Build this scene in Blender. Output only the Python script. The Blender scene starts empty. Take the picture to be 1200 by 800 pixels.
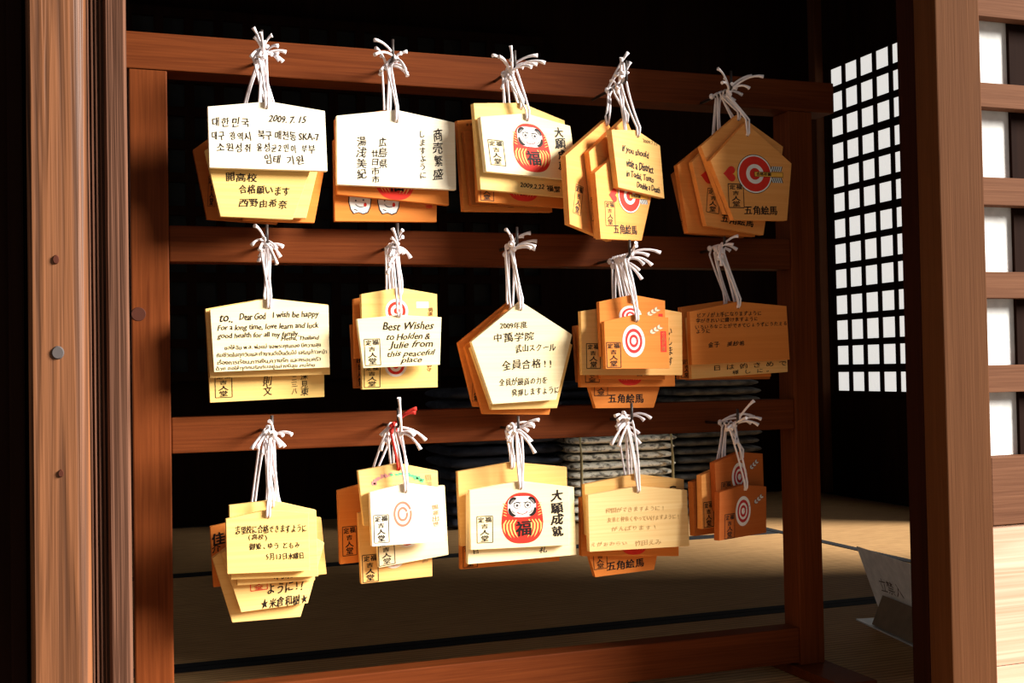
import bpy, bmesh, math, random
from mathutils import Vector, Matrix
from mathutils.geometry import tessellate_polygon
random.seed(7)
SC = bpy.context.scene
COL = SC.collection
PI = math.pi

# ------------------------------------------------------------------ camera
def cam_setup():
    c = bpy.data.cameras.new('camera'); o = bpy.data.objects.new('camera', c); COL.objects.link(o)
    c.sensor_width = 36.0; c.lens = 1390.45 / 1200 * 36.0; c.clip_start = .02; c.clip_end = 200
    yaw, pitch, roll = .34297, .023077, -.018651
    f = Vector((math.sin(yaw)*math.cos(pitch), math.cos(yaw)*math.cos(pitch), math.sin(pitch)))
    r = Vector((math.cos(yaw), -math.sin(yaw), 0)); u = r.cross(f)
    cr, sr = math.cos(roll), math.sin(roll)
    r2 = cr*r + sr*u; u2 = -sr*r + cr*u
    m = Matrix((( r2.x, u2.x, -f.x), (r2.y, u2.y, -f.y), (r2.z, u2.z, -f.z)))
    o.matrix_world = m.to_4x4(); o.location = (0, 0, .4252)
    SC.camera = o
cam_setup()
SC.view_settings.view_transform = 'Standard'
SC.view_settings.look = 'None'
SC.view_settings.gamma = 1
SC.view_settings.use_curve_mapping = False
SC.view_settings.exposure = 0.0

# ------------------------------------------------------------------ light: hazy sun from the right front, dim sky
W = bpy.data.worlds.new('sky'); SC.world = W; W.use_nodes = True
bg = W.node_tree.nodes['Background']; bg.inputs[0].default_value = (.95, .96, 1.0, 1); bg.inputs[1].default_value = .26
def sun(az, el, strength, angle, color=(1, .95, .87)):
    l = bpy.data.lights.new('sun', 'SUN'); l.energy = strength; l.angle = math.radians(angle); l.color = color
    o = bpy.data.objects.new('sun', l); COL.objects.link(o)
    a, e = math.radians(az), math.radians(el)
    d = Vector((math.sin(a)*math.cos(e), -math.cos(a)*math.cos(e), math.sin(e)))   # towards the sun
    o.rotation_euler = d.to_track_quat('Z', 'Y').to_euler(); o.location = d*8
sun(61, 22, 15, 22)

# ------------------------------------------------------------------ materials
MAT = {}
def nodes(name):
    m = bpy.data.materials.new(name); m.use_nodes = True
    nt = m.node_tree; b = nt.nodes['Principled BSDF']; MAT[name] = m
    return m, nt, b
def flat(name, col, rough=.7, spec=.2, emit=None):
    m, nt, b = nodes(name)
    n = nt.nodes.new('ShaderNodeTexNoise'); n.inputs['Scale'].default_value = 60
    tc = nt.nodes.new('ShaderNodeTexCoord'); nt.links.new(tc.outputs['Object'], n.inputs['Vector'])
    r = nt.nodes.new('ShaderNodeValToRGB')
    r.color_ramp.elements[0].position = .3; r.color_ramp.elements[1].position = .7
    r.color_ramp.elements[0].color = (*[c*.86 for c in col], 1); r.color_ramp.elements[1].color = (*[min(1, c*1.06) for c in col], 1)
    nt.links.new(n.outputs['Fac'], r.inputs['Fac']); nt.links.new(r.outputs['Color'], b.inputs['Base Color'])
    b.inputs['Roughness'].default_value = rough; b.inputs['Specular IOR Level'].default_value = spec
    if emit:
        b.inputs['Emission Color'].default_value = (*emit[0], 1); b.inputs['Emission Strength'].default_value = emit[1]
    return m
def wood(name, light, dark, axis='X', freq=150, stretch=6, contrast=.5, rough=.6, spec=.2, bump=.0, ring=0.0, blotch=None):
    """grain runs along axis; fine streaks plus wider growth bands, all in object space"""
    m, nt, b = nodes(name); L = nt.links.new; N = nt.nodes.new
    tc = N('ShaderNodeTexCoord'); oi = N('ShaderNodeObjectInfo')
    add = N('ShaderNodeVectorMath'); add.operation = 'ADD'
    mul = N('ShaderNodeVectorMath'); mul.operation = 'SCALE'; mul.inputs['Scale'].default_value = 7.0
    cmb = N('ShaderNodeCombineXYZ')
    for i in range(3): L(oi.outputs['Random'], cmb.inputs[i])
    L(cmb.outputs[0], mul.inputs[0]); L(tc.outputs['Object'], add.inputs[0]); L(mul.outputs[0], add.inputs[1])
    def sc(a, c):
        mp = N('ShaderNodeMapping'); s = [c, c, c]; s['XYZ'.index(axis)] = a
        mp.inputs['Scale'].default_value = s; L(add.outputs[0], mp.inputs['Vector']); return mp
    n1 = N('ShaderNodeTexNoise'); n1.inputs['Scale'].default_value = 1; n1.inputs['Detail'].default_value = 4
    L(sc(stretch, freq).outputs[0], n1.inputs['Vector'])
    n2 = N('ShaderNodeTexNoise'); n2.inputs['Scale'].default_value = 1; n2.inputs['Detail'].default_value = 3; n2.inputs['Distortion'].default_value = .6
    L(sc(stretch*.35, freq*.22).outputs[0], n2.inputs['Vector'])
    # growth rings: sine of the slow noise
    sn = N('ShaderNodeMath'); sn.operation = 'MULTIPLY'; sn.inputs[1].default_value = 34
    L(n2.outputs['Fac'], sn.inputs[0])
    s2 = N('ShaderNodeMath'); s2.operation = 'SINE'; L(sn.outputs[0], s2.inputs[0])
    s3 = N('ShaderNodeMath'); s3.operation = 'MULTIPLY_ADD'; s3.inputs[1].default_value = ring; s3.inputs[2].default_value = 0
    L(s2.outputs[0], s3.inputs[0])
    mx = N('ShaderNodeMath'); mx.operation = 'MULTIPLY_ADD'; mx.inputs[1].default_value = .55
    L(n1.outputs['Fac'], mx.inputs[0])
    m2 = N('ShaderNodeMath'); m2.operation = 'MULTIPLY'; m2.inputs[1].default_value = .45; L(n2.outputs['Fac'], m2.inputs[0])
    L(m2.outputs[0], mx.inputs[2])
    ad = N('ShaderNodeMath'); ad.operation = 'ADD'; L(mx.outputs[0], ad.inputs[0]); L(s3.outputs[0], ad.inputs[1])
    r = N('ShaderNodeValToRGB'); e = r.color_ramp.elements
    e[0].position = .5 - contrast*.25; e[1].position = .5 + contrast*.25
    e[0].color = (*dark, 1); e[1].color = (*light, 1)
    L(ad.outputs[0], r.inputs['Fac'])
    out = r.outputs['Color']
    if blotch:
        n3 = N('ShaderNodeTexNoise'); n3.inputs['Scale'].default_value = 9; n3.inputs['Detail'].default_value = 5
        L(add.outputs[0], n3.inputs['Vector'])
        r3 = N('ShaderNodeValToRGB'); r3.color_ramp.elements[0].position = .56; r3.color_ramp.elements[1].position = .7
        L(n3.outputs['Fac'], r3.inputs['Fac'])
        mm = N('ShaderNodeMix'); mm.data_type = 'RGBA'
        L(r3.outputs['Color'], mm.inputs[0]); L(out, mm.inputs[6]); mm.inputs[7].default_value = (*blotch, 1)
        out = mm.outputs[2]
    L(out, b.inputs['Base Color'])
    b.inputs['Roughness'].default_value = rough; b.inputs['Specular IOR Level'].default_value = spec
    if bump:
        bp = N('ShaderNodeBump'); bp.inputs['Strength'].default_value = bump; bp.inputs['Distance'].default_value = .002
        L(ad.outputs[0], bp.inputs['Height']); L(bp.outputs[0], b.inputs['Normal'])
    return m
PLAQUE = dict(white=(.94, .86, .68), cream=(.91, .77, .48), yellow=(.87, .60, .21), pale=(.86, .58, .22), straw=(.85, .60, .28),
              tan=(.82, .48, .17), amber=(.83, .365, .105), orange=(.71, .235, .05), brown=(.42, .13, .03), russet=(.48, .125, .028))  # per-plaque wood tones, partly holding the light: paler in sun, browner in shade
for k, c in PLAQUE.items():
    wood('plaque_'+k, c, tuple(v*f for v, f in zip(c, (.95, .90, .82) if k in ('white', 'cream') else (.92, .85, .75))), 'X', 420, 5, .9, .65, .06, ring=.10)
wood('rack_wood', (.150, .036, .0085), (.085, .018, .0042), 'X', 420, 9, .8, .55, .06, ring=.05)
wood('rack_wood_upright', (.165, .040, .0095), (.092, .020, .0045), 'Z', 420, 9, .8, .55, .06, ring=.05)
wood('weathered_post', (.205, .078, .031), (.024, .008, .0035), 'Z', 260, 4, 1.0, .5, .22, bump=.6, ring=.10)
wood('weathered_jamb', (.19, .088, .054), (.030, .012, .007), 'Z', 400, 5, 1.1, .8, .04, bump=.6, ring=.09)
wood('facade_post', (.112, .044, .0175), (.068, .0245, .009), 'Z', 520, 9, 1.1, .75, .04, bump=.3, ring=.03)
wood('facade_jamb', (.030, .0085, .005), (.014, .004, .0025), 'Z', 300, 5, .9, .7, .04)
wood('facade_bar', (.185, .082, .044), (.095, .038, .020), 'X', 420, 8, 1.1, .75, .04, bump=.3, ring=.04)
wood('facade_board', (.70, .48, .36), (.46, .25, .16), 'X', 240, 2.6, 1.1, .8, .04, bump=.2, ring=.10)
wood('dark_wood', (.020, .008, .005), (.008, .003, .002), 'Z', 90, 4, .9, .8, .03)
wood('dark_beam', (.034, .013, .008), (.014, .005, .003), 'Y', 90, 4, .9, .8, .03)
wood('corner_wood', (.12, .045, .02), (.07, .025, .011), 'Z', 90, 4, .9, .7, .05)
flat('unlit_paper', (.02, .022, .022)); flat('paper_white', (.9, .9, .88), .85)
flat('shoji_lit', (.8, .8, .78), .9, .1, ((1, .97, .92), .72))
flat('cord', (.86, .80, .82), .85, .1); flat('cord_red', (.6, .04, .03), .85, .1)
flat('iron', (.03, .02, .017), .5, .4); flat('bolt', (.075, .062, .06), .6, .3)
flat('ink', (.012, .006, .004), .6); flat('brownink', (.22, .07, .02)); flat('tanink', (.55, .33, .14)); flat('faint', (.50, .30, .11)); flat('orangeink', (.62, .16, .04))
flat('red', (.70, .028, .014), .6); flat('ringred', (.50, .03, .03)); flat('copper', (.56, .20, .13)); flat('artwhite', (.86, .80, .74)); flat('beige', (.86, .48, .14)); flat('grey', (.25, .23, .22))
flat('arrowyellow', (.84, .42, .06)); flat('leafgreen', (.12, .50, .22)); flat('leafpink', (.72, .30, .28)); flat('feather', (.72, .72, .50)); flat('featherwhite', (.72, .70, .66))
flat('knot', (.06, .014, .006), .6); flat('holedark', (.05, .018, .006)); flat('border', (.012, .012, .014), .8); flat('gravel', (.13, .115, .095), .9); flat('plaster', (.07, .05, .035), .9)
flat('card', (.86, .81, .76), .6); flat('plastic', (.55, .55, .54), .3, .5); flat('cardink', (.10, .055, .03)); flat('wedge', (.20, .14, .09), .5)
flat('tie', (.45, .38, .20)); flat('eave', (.05, .03, .02), .9)
def tatami():
    m, nt, b = nodes('tatami'); L = nt.links.new; N = nt.nodes.new
    tc = N('ShaderNodeTexCoord')
    w = N('ShaderNodeTexWave'); w.bands_direction = 'Y'; w.inputs['Scale'].default_value = 26; w.inputs['Distortion'].default_value = .6; w.inputs['Detail'].default_value = 1
    L(tc.outputs['Object'], w.inputs['Vector'])
    mp = N('ShaderNodeMapping'); mp.inputs['Scale'].default_value = (14, 170, 1); L(tc.outputs['Object'], mp.inputs['Vector'])
    n = N('ShaderNodeTexNoise'); n.inputs['Scale'].default_value = 1; n.inputs['Detail'].default_value = 4; L(mp.outputs[0], n.inputs['Vector'])
    a = N('ShaderNodeMath'); a.operation = 'MULTIPLY_ADD'; a.inputs[1].default_value = .5; L(w.outputs['Fac'], a.inputs[0]); L(n.outputs['Fac'], a.inputs[2])
    r = N('ShaderNodeValToRGB'); e = r.color_ramp.elements; e[0].position = .38; e[1].position = 1.0
    e[0].color = (.27, .140, .055, 1); e[1].color = (.56, .33, .14, 1)
    L(a.outputs[0], r.inputs['Fac']); L(r.outputs['Color'], b.inputs['Base Color'])
    b.inputs['Roughness'].default_value = .7; b.inputs['Specular IOR Level'].default_value = .2
    bp = N('ShaderNodeBump'); bp.inputs['Strength'].default_value = .4; bp.inputs['Distance'].default_value = .002
    L(w.outputs['Fac'], bp.inputs['Height']); L(bp.outputs[0], b.inputs['Normal'])
tatami()
def cushion_mat(name, c0, c1, scale, lo, hi):
    m, nt, b = nodes(name); L = nt.links.new; N = nt.nodes.new
    tc = N('ShaderNodeTexCoord'); oi = N('ShaderNodeObjectInfo'); ad = N('ShaderNodeVectorMath'); ad.operation = 'ADD'
    L(tc.outputs['Object'], ad.inputs[0]); L(oi.outputs['Random'], ad.inputs[1])
    mp = N('ShaderNodeMapping'); mp.inputs['Scale'].default_value = (scale, scale, scale*1.6); L(ad.outputs[0], mp.inputs['Vector'])
    n = N('ShaderNodeTexNoise'); n.inputs['Scale'].default_value = 1; n.inputs['Detail'].default_value = 3; L(mp.outputs[0], n.inputs['Vector'])
    r = N('ShaderNodeValToRGB'); e = r.color_ramp.elements; e[0].position = lo; e[1].position = hi; e[0].color = (*c0, 1); e[1].color = (*c1, 1)
    L(n.outputs['Fac'], r.inputs['Fac']); L(r.outputs['Color'], b.inputs['Base Color']); b.inputs['Roughness'].default_value = .9
cushion_mat('cushion_pale', (.16, .15, .12), (.86, .82, .70), 55, .36, .52)
cushion_mat('cushion_grey', (.05, .05, .05), (.17, .17, .165), 30, .35, .65)
cushion_mat('cushion_navy', (.010, .013, .024), (.03, .035, .055), 30, .35, .65)

# ------------------------------------------------------------------ builders
def link(name, me, mats, parent=None, loc=None):
    o = bpy.data.objects.new(name, me); COL.objects.link(o)
    for m in (mats if isinstance(mats, (list, tuple)) else [mats]):
        if len(me.materials) < len(mats if isinstance(mats, (list, tuple)) else [mats]): me.materials.append(MAT[m])
    if parent: o.parent = parent
    if loc: o.location = loc
    return o
def thing(name, label, cat, loc=(0, 0, 0), rz=0, group=None):
    o = bpy.data.objects.new(name, None); COL.objects.link(o); o.empty_display_size = .02
    o.location = loc; o.rotation_euler = (0, 0, rz); tag(o, label, cat, group); return o
def tag(o, label, cat, group=None):
    o['label'] = label; o['category'] = cat
    if group: o['group'] = group
    return o
class MB:
    """collects shapes into one mesh"""
    def __init__(s): s.bm = bmesh.new()
    def box(s, x0, x1, y0, y1, z0, z1, bev=0.0):
        b2 = bmesh.new()
        m = Matrix.Translation(((x0+x1)/2, (y0+y1)/2, (z0+z1)/2)) @ Matrix.Diagonal((abs(x1-x0), abs(y1-y0), abs(z1-z0), 1))
        bmesh.ops.create_cube(b2, size=1, matrix=m)
        if bev: bmesh.ops.bevel(b2, geom=b2.edges[:], offset=bev, segments=2, affect='EDGES', profile=.6)
        s._join(b2); return s
    def prism(s, pts, a, h0, h1, bev=0.0):
        """polygon pts extruded along axis a ('X','Y','Z')"""
        b2 = bmesh.new()
        def P(u, v, h): return {'X': (h, u, v), 'Y': (u, h, v), 'Z': (u, v, h)}[a]
        lo = [b2.verts.new(P(u, v, h0)) for u, v in pts]; hi = [b2.verts.new(P(u, v, h1)) for u, v in pts]
        n = len(pts)
        b2.faces.new(lo); b2.faces.new(hi[::-1])
        for i in range(n): b2.faces.new((lo[i], hi[i], hi[(i+1) % n], lo[(i+1) % n]))
        bmesh.ops.recalc_face_normals(b2, faces=b2.faces[:])
        if bev: bmesh.ops.bevel(b2, geom=b2.edges[:], offset=bev, segments=2, affect='EDGES', profile=.6)
        s._join(b2); return s
    def tube(s, pts, r, seg=6, r1=None, taper=None):
        pts = [Vector(p) for p in pts]; n = len(pts); rings = []
        up = Vector((.31, .2, .93)).normalized()
        for i, p in enumerate(pts):
            t = (pts[min(i+1, n-1)] - pts[max(i-1, 0)]).normalized()
            a = t.cross(up)
            if a.length < 1e-4: a = t.cross(Vector((1, 0, 0)))
            a.normalize(); b = t.cross(a)
            rr = r if r1 is None else r + (r1-r)*i/(n-1)
            if taper: rr = r*taper[i]
            rings.append([s.bm.verts.new(p + rr*(math.cos(2*PI*k/seg)*a + math.sin(2*PI*k/seg)*b)) for k in range(seg)])
        for i in range(n-1):
            for k in range(seg):
                f = s.bm.faces.new((rings[i][k], rings[i+1][k], rings[i+1][(k+1) % seg], rings[i][(k+1) % seg])); f.smooth = True
        s.bm.faces.new(rings[0]); s.bm.faces.new(rings[-1][::-1]); return s
    def ball(s, c, r, sx=1, sy=1, sz=1):
        b2 = bmesh.new()
        bmesh.ops.create_icosphere(b2, subdivisions=2, radius=r, matrix=Matrix.Translation(c) @ Matrix.Diagonal((sx, sy, sz, 1)))
        for f in b2.faces: f.smooth = True
        s._join(b2); return s
    def _join(s, b2):
        bmesh.ops.recalc_face_normals(b2, faces=b2.faces[:])
        me = bpy.data.meshes.new('t'); b2.to_mesh(me); b2.free(); s.bm.from_mesh(me); bpy.data.meshes.remove(me)
    def build(s, name, mat, parent=None, loc=None):
        me = bpy.data.meshes.new(name); bmesh.ops.recalc_face_normals(s.bm, faces=s.bm.faces[:]); s.bm.to_mesh(me); s.bm.free(); me.materials.append(MAT[mat])
        return link(name, me, [mat], parent, loc)
def struct(o): o['kind'] = 'structure'; return o

# ------------------------------------------------------------------ the setting
YF = 1.16                                                   # facade plane
FS = YF / 1.12
def fz(z): return .4252 + (z - .4252) * FS
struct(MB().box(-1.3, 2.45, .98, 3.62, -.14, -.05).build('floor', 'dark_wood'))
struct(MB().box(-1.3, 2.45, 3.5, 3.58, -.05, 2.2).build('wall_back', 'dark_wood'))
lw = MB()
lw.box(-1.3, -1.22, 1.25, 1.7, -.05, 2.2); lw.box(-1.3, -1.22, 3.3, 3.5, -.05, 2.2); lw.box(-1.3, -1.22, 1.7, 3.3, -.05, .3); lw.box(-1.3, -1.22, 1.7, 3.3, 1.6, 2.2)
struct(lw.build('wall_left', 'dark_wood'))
w4 = struct(MB().box(-1.262, -1.259, 1.701, 3.299, .301, 1.599).build('fill_panel', 'shoji_lit'))  # unseen glowing panel added to light the floor from the left
lat = MB()
for k in range(20): lat.box(-1.258, -1.252, 1.702+.0828*k, 1.702+.0828*k+.018, .302, 1.598)
for k in range(15): lat.box(-1.2585, -1.250, 1.702, 3.298, .302+.0915*k, .302+.0915*k+.014)
struct(lat.build('lattice', 'dark_wood', w4))
# right wall: shoji window, and an unseen low bay sized for the sun patch
WX = 2.29; WY0, WY1 = 2.50, 3.31; WZ0, WZ1 = .335, 1.391; BAY0, BAY1 = 1.72, 2.45
rw = MB()
rw.box(WX, WX+.07, BAY1, 3.5, -.05, WZ0-.02); rw.box(WX, WX+.07, BAY1, 3.5, WZ1+.02, 2.2)
rw.box(WX, WX+.07, WY1, 3.5, WZ0-.02, WZ1+.02); rw.box(WX, WX+.07, BAY1, WY0, WZ0-.02, WZ1+.02)
rw.box(WX, WX+.07, 1.2, BAY0, -.05, 2.2); rw.box(WX, WX+.07, BAY0, BAY1, .56, 2.2)
struct(rw.build('wall_right', 'dark_wood'))
struct(MB().box(2.258, WX-.0005, 3.313, 3.352, 0.002, 2.199, .004).build('trim_1', 'corner_wood'))
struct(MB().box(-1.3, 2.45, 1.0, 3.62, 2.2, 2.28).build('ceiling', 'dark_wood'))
for i, x in enumerate((-.5, .25, 1.0, 1.75)):
    struct(MB().box(x, x+.09, 1.3, 3.499, 2.06, 2.199, .004).build('trim_%d' % (i+2), 'dark_beam'))
struct(MB().box(-1.21, WX-.001, 2.3, 2.42, 1.84, 2.059, .004).build('trim_6', 'dark_beam'))
# lit shoji window in the right wall
w1 = struct(MB().box(WX+.016, WX+.019, WY0+.001, WY1-.001, WZ0-.019, WZ1+.019).build('window_1', 'shoji_lit'))
lat = MB()
ny = int((WY1-WY0)/.0790)
y = WY1 - .002
while y > WY0:
    lat.box(WX+.010, WX+.015, y-.0170, y, WZ0-.018, WZ1+.018); y -= .0790
for j in range(14):
    z = WZ0 - .0206 + j*.0826
    t = .004 if j % 3 == 1 else 0
    lat.box(WX+.008, WX+.0145, WY0+.002, WY1-.002, z - t*.5, z+.0206 + t*.5)
struct(lat.build('lattice', 'dark_wood', w1))
# lattice doors along the back wall, paper coloured dark for want of light
w2 = struct(MB().box(-.3, 1.35, 3.482, 3.4995, .42, 1.45).build('window_2', 'unlit_paper'))
lat = MB(); x = -.3
while x < 1.36: lat.box(x-.013, x+.013, 3.462, 3.481, .41, 1.46); x += .0825
z = .42
while z < 1.47: lat.box(-.31, 1.36, 3.46, 3.4805, z-.013, z+.013); z += .094
struct(lat.build('lattice', 'dark_wood', w2))
struct(MB().box(-3.1, -2.9, -6, .9, -.619, 2.6).build('shade_wall', 'plaster'))  # unseen wall added to block sky light from the left
# ground outside, eave over the opening
struct(MB().box(-6, 8, -8, .979, -.72, -.62).build('ground', 'gravel'))
struct(MB().box(-1.3, 2.45, .94, 1.0, -.62, -.06).build('wall_base', 'plaster'))
struct(MB().prism([(1.0, 2.3), (1.0, 2.36), (.2, 2.26), (.2, 2.2)], 'X', -2.2, 3.6).build('eave', 'eave'))
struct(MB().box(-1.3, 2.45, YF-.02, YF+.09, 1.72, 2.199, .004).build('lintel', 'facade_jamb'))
# left facade post with a rounded arris, and the grooved jamb beside it
def post_left():
    q = YF/1.15
    pts = [(-.051, YF+.10), (-.051, YF+.004), (-.047, YF)]
    pts += [(-.0105, YF)]
    for k in range(1, 7):
        a = k/6*PI/2*.8; pts.append((-.0105 + .0118*math.sin(a), YF + .016*(1-math.cos(a))))
    pts += [(.0014, YF+.10)]
    o = struct(MB().prism([(a*q, b) for a, b in pts], 'Z', -.05, 1.719).build('door_post', 'weathered_post'))
    def knot(px, z, r, mat, name):
        k = MB()
        b2 = bmesh.new(); bmesh.ops.create_cone(b2, cap_ends=True, segments=18, radius1=r, radius2=r*.8, depth=.0024,
            matrix=Matrix.Translation((px, YF-.0008, z)) @ Matrix.Rotation(PI/2, 4, 'X') @ Matrix.Diagonal((.8, 1.25 if name == 'knot' else .9, 1, 1)))
        k._join(b2); return struct(k.build(name, mat, o))
    knot(-.0270*q, .4252+.1068*q, .0036, 'knot', 'knot'); knot(-.0262*q, .4252+.0223*q, .0072, 'bolt', 'bolt_head'); knot(-.0245*q, .4252-.0867*q, .0030, 'knot', 'knot')
    g = [(.0016, YF+.10), (.0016, YF+.020)]
    x = .0016
    for k in range(4):
        g += [(x+.0010, YF+.020), (x+.0018, YF+.024), (x+.0026, YF+.024), (x+.0034, YF+.020)]; x += .0037
    g += [(x+.001, YF+.019), (x+.0018, YF+.014), (.0335, YF+.012), (.0362, YF+.014), (.0362, YF+.10)]
    struct(MB().prism([(a*q, b) for a, b in g], 'Z', -.05, 1.719).build('door_jamb', 'weathered_jamb'))
post_left()
d = struct(MB().box(-1.3, -.0540, YF+.05, YF+.08, -.05, 1.719).build('shade_panel', 'dark_wood'))  # dark panel added where only the unlit interior shows
bt = MB()
for k in range(12): bt.box(-.070-.1*k, -.056-.1*k, YF+.035, YF+.0499, -.05, 1.719, .002)
struct(bt.build('batten', 'dark_wood', d))
# right facade post, inner jamb
RX0, RX1 = .8290*YF, .8853*YF
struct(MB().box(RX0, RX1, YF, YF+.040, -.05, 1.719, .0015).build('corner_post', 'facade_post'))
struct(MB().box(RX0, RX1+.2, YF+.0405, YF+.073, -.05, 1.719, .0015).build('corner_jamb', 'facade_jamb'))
# lattice window and board wall right of the post
FX1 = 2.45
bars = MB()
for z0, z1 in ((1.27, 1.30), (1.16, 1.19), (1.05, 1.08), (.94, .971), (.832, .862), (.724, .753), (.608, .641), (.498, .529), (.387, .419)):
    bars.box(RX1+.0005, FX1, YF+.004, YF+.0225, fz(z0), fz(z1), .0008)
w3 = struct(MB().box(RX1+.0006, FX1, YF+.0285, YF+.0395, fz(.30), fz(1.33)).build('window_3', 'paper_white'))
struct(bars.build('lattice_rail', 'facade_bar', w3))
vb = MB(); x = .9199*(YF+.028)  # flat stiles, dark wood standing in for the shade on the frame
while x < FX1-.05: vb.box(x, x+.052, YF+.0235, YF+.0283, fz(.30), fz(1.33)); x += .135
struct(vb.build('lattice_stile', 'dark_wood', w3))
struct(MB().box(RX1+.0005, FX1, YF+.001, YF+.038, fz(.232), fz(.311), .0012).build('trim_7', 'facade_bar'))
bd = MB()
z = fz(.2315)
for k in range(4):
    bd.box(RX1+.0005, FX1, YF+.006, YF+.03, z-.17, z-.0008, .001); z -= .17
struct(bd.build('wall_front', 'facade_board'))
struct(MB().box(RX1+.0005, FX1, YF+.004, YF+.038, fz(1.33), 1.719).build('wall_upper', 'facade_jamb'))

# ------------------------------------------------------------------ tatami mats
def mat_(x0, x1, y0, y1, label, turned=False):
    t = thing('tatami_mat', label, 'mat', ((x0+x1)/2, (y0+y1)/2, -.05), 0, 'tatami mats covering the floor')
    hx, hy = (x1-x0)/2 - .001, (y1-y0)/2 - .001
    ix, iy = (.026, 0) if turned else (0, .026)
    MB().box(-hx+ix, hx-ix, -hy+iy, hy-iy, .0005, .05).build('straw_core', 'tatami', t)
    for s in (-1, 1):
        a, b = (-hy, -hy+.0258) if s < 0 else (hy-.0258, hy)
        if turned: a, b = (-hx, -hx+.0258) if s < 0 else (hx-.0258, hx)
        (MB().box(a, b, -hy, hy, .0005, .0508, .0008) if turned else MB().box(-hx, hx, a, b, .0005, .0508, .0008)).build('cloth_border', 'border', t)
YB = (.985, 1.795, 2.62, 3.455)
XB = ((-1.2, .1, 1.82, 2.288), (-1.2, -.1, 1.630), (-1.2, .12, 1.630))
names = {(0, 0): 'tatami mat at the front left, behind the left post', (0, 1): 'dark tatami mat the rack stands on', (0, 2): 'tatami mat behind the right post, at the front right corner',
         (1, 0): 'tatami mat at the left end of the middle row', (1, 1): 'long tatami mat seen through the bottom opening of the rack',
         (2, 0): 'tatami mat at the back left corner', (2, 1): 'tatami mat along the dark back wall carrying the cushion stacks'}
for r in range(3):
    xs = XB[r]
    for c in range(len(xs)-1): mat_(xs[c], xs[c+1], YB[r], YB[r+1], names[(r, c)])
mat_(1.632, 2.288, YB[1], YB[3], 'sunlit tatami mat on the right beneath the shoji window', True)

# ------------------------------------------------------------------ the rack
rack = thing('plaque_rack', 'red-brown wooden rack of posts and rails standing on the tatami, hung with plaques', 'rack', (.48, 1.42, 0))
RO = Vector((-.48, -1.42, 0))
YR = 1.4
def rbox(name, x0, x1, y0, y1, z0, z1, mat): return MB().box(x0-.48, x1-.48, y0-1.42, y1-1.42, z0, z1, .0016).build(name, mat, rack)
TZ0, TZ1 = .7735, .8158
rbox('top_rail', .0, .984, YR, YR+.044, TZ0, TZ1, 'rack_wood')
for x0, x1 in ((.0459, .0876), (.9097, .9478)):
    rbox('post', x0, x1, YR+.001, YR+.040, .0145, TZ0-.0004, 'rack_wood_upright')
for z0, z1 in ((.5548, .5963), (.3360, .3771), (.018, .0651)):
    rbox('rail', .0880, .9093, YR+.003, YR+.034, z0, z1, 'rack_wood')
for x0, x1 in ((.037, .097), (.900, .958)):
    rbox('foot', x0, x1, YR-.10, YR+.16, .0005, .014, 'rack_wood')
kn = MB(); b2 = bmesh.new()
bmesh.ops.create_cone(b2, cap_ends=True, segments=20, radius1=.0085, radius2=.0075, depth=.0012, matrix=Matrix.Translation((.0535-.48, YR+.0010-1.42, .4252+.0497*1.4)) @ Matrix.Rotation(PI/2, 4, 'X'))
kn._join(b2); kn.build('knot', 'knot', rack)

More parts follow.
